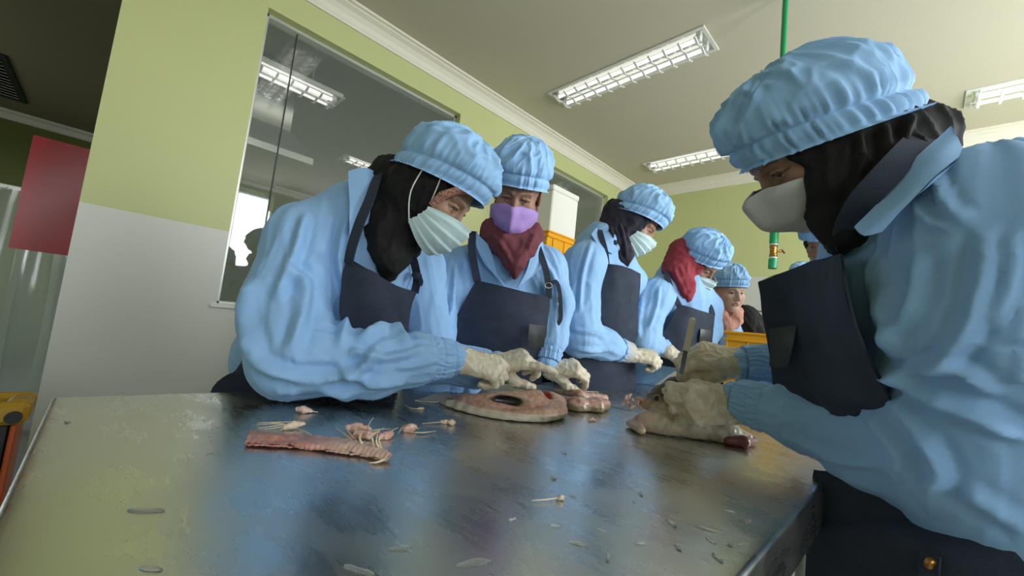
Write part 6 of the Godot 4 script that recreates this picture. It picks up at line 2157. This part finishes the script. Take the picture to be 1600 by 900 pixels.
	part("lever", g, M.red_handle, valve)
	g = Geo.new()
	g.lathe(Vector3(foot.x, 2.985, foot.z), [Vector2(0.001, 0), Vector2(0.028, 0), Vector2(0.03, 0.015)], 20)
	part("ceiling_collar", g, M.white_plastic, t)

	# drops and trickles of water standing on the steel
	g = Geo.new()
	var r := RandomNumberGenerator.new()
	r.seed = 15
	var spots := [[Vector3(-0.3509, 0.87, -0.1925), 0.016, 0.5], [Vector3(-0.3604, 0.87, -0.2414), 0.013, 1.3], [Vector3(-0.2643, 0.87, -0.406), 0.011, 0.6], [Vector3(-0.2292, 0.87, -0.4082), 0.009, 2.0], [Vector3(-0.3052, 0.87, -0.4152), 0.008, 0.9], [Vector3(-0.3447, 0.87, -0.3809), 0.007, 1.5], [Vector3(-0.4054, 0.87, -0.5349), 0.011, 2.4], [Vector3(-0.3481, 0.87, -0.5077), 0.006, 0.2], [Vector3(-0.2975, 0.87, -0.609), 0.010, 2.2], [Vector3(-0.3189, 0.87, -0.619), 0.006, 0.3], [Vector3(-0.2251, 0.87, -0.5555), 0.012, 2.5], [Vector3(-0.1903, 0.87, -0.5803), 0.015, 0.4], [Vector3(-0.177, 0.87, -0.5532), 0.008, 2.7], [Vector3(-0.2241, 0.87, -0.4679), 0.007, 1.0], [Vector3(-0.195, 0.87, -0.5002), 0.010, 2.1], [Vector3(-0.1578, 0.87, -0.5171), 0.011, 2.3], [Vector3(-0.2663, 0.87, -0.4543), 0.006, 0.4], [Vector3(-0.482, 0.87, -0.6584), 0.010, 2.9], [Vector3(-0.2874, 0.87, -0.5706), 0.006, 1.9], [Vector3(-0.4449, 0.87, -0.0577), 0.01, 0.7], [Vector3(-0.9671, 0.87, 0.0147), 0.012, 0.3], [Vector3(-0.5646, 0.87, -0.0608), 0.018, 0.9], [Vector3(-0.7843, 0.87, -0.1487), 0.008, 0.1], [Vector3(-0.3022, 0.87, -0.2855), 0.018, 1.2], [Vector3(-0.4493, 0.87, -0.352), 0.006, 0.4], [Vector3(-0.8399, 0.87, -0.4133), 0.005, 0.2], [Vector3(-0.1674, 0.87, -0.6582), 0.012, 1.2], [Vector3(-0.1918, 0.87, -0.6721), 0.007, 0.6], [Vector3(-0.1549, 0.87, -0.5741), 0.016, 1.1], [Vector3(-0.5492, 0.87, -0.5859), 0.007, 0.4]]
	for q in spots:
		var L: float = q[1]
		var dir := Vector3(cos(q[2]), 0, -sin(q[2]))
		var sd := Vector3(-dir.z, 0, dir.x)
		var bend := r.randf_range(-0.5, 0.5)
		var rows := []
		for ring in [[1.0, 0.0003], [0.97, 0.0009], [0.8, 0.0016], [0.45, 0.0021], [0.02, 0.0022]]:
			var row := []
			for i in 18:
				var an := TAU * i / 18
				var u: float = cos(an) * ring[0]
				var w: float = sin(an) * ring[0] * 0.3 * (1.0 + 0.3 * sin(an * 2.0 + L * 900.0))
				row.append(q[0] + dir * u * L + sd * (w + bend * u * u * 0.5) * L + Vector3(0, ring[1], 0))
			rows.append(row)
		g.grid(rows, true, true)
	tag(part("water_drops", g, M.water), "scattered drops and short trickles of water on the steel table", "water", "", "stuff")


# open crate: four walls with a rim and upright ribs
func crate(t: Node3D, lo: Vector3, hi: Vector3, m: String) -> void:
	var w := 0.006
	var g := Geo.new()
	g.box2(lo, Vector3(hi.x, lo.y + w, hi.z), 0.002)
	for q in [[Vector3(lo.x, lo.y + w, lo.z), Vector3(lo.x + w, hi.y, hi.z)], [Vector3(hi.x - w, lo.y + w, lo.z), Vector3(hi.x, hi.y, hi.z)], [Vector3(lo.x + w, lo.y + w, lo.z), Vector3(hi.x - w, hi.y, lo.z + w)], [Vector3(lo.x + w, lo.y + w, hi.z - w), Vector3(hi.x - w, hi.y, hi.z)]]:
		g.box2(q[0], q[1], 0.002)
	part("wall", g, M[m], t)
	g = Geo.new()
	for y in [hi.y - 0.012, hi.y - 0.05]:
		g.box2(Vector3(lo.x - 0.012, y, hi.z), Vector3(hi.x + 0.012, y + 0.012, hi.z + 0.012), 0.003)
		g.box2(Vector3(lo.x - 0.012, y, lo.z - 0.012), Vector3(hi.x + 0.012, y + 0.012, lo.z), 0.003)
		g.box2(Vector3(lo.x - 0.012, y, lo.z), Vector3(lo.x, y + 0.012, hi.z), 0.003)
		g.box2(Vector3(hi.x, y, lo.z), Vector3(hi.x + 0.012, y + 0.012, hi.z), 0.003)
	part("rim", g, M[m], t)
	var n := 5
	for i in n:
		var x := lerpf(lo.x + 0.004, hi.x - 0.004, i / (n - 1.0))
		g = Geo.new()
		g.box2(Vector3(x - 0.004, lo.y + 0.004, hi.z), Vector3(x + 0.004, hi.y - 0.05, hi.z + 0.009), 0.002)
		part("rib", g, M[m], t)
	for i in 3:
		var z := lerpf(lo.z + 0.06, hi.z - 0.06, i / 2.0)
		g = Geo.new()
		g.box2(Vector3(hi.x, lo.y + 0.004, z - 0.004), Vector3(hi.x + 0.009, hi.y - 0.05, z + 0.004), 0.002)
		part("rib", g, M[m], t)
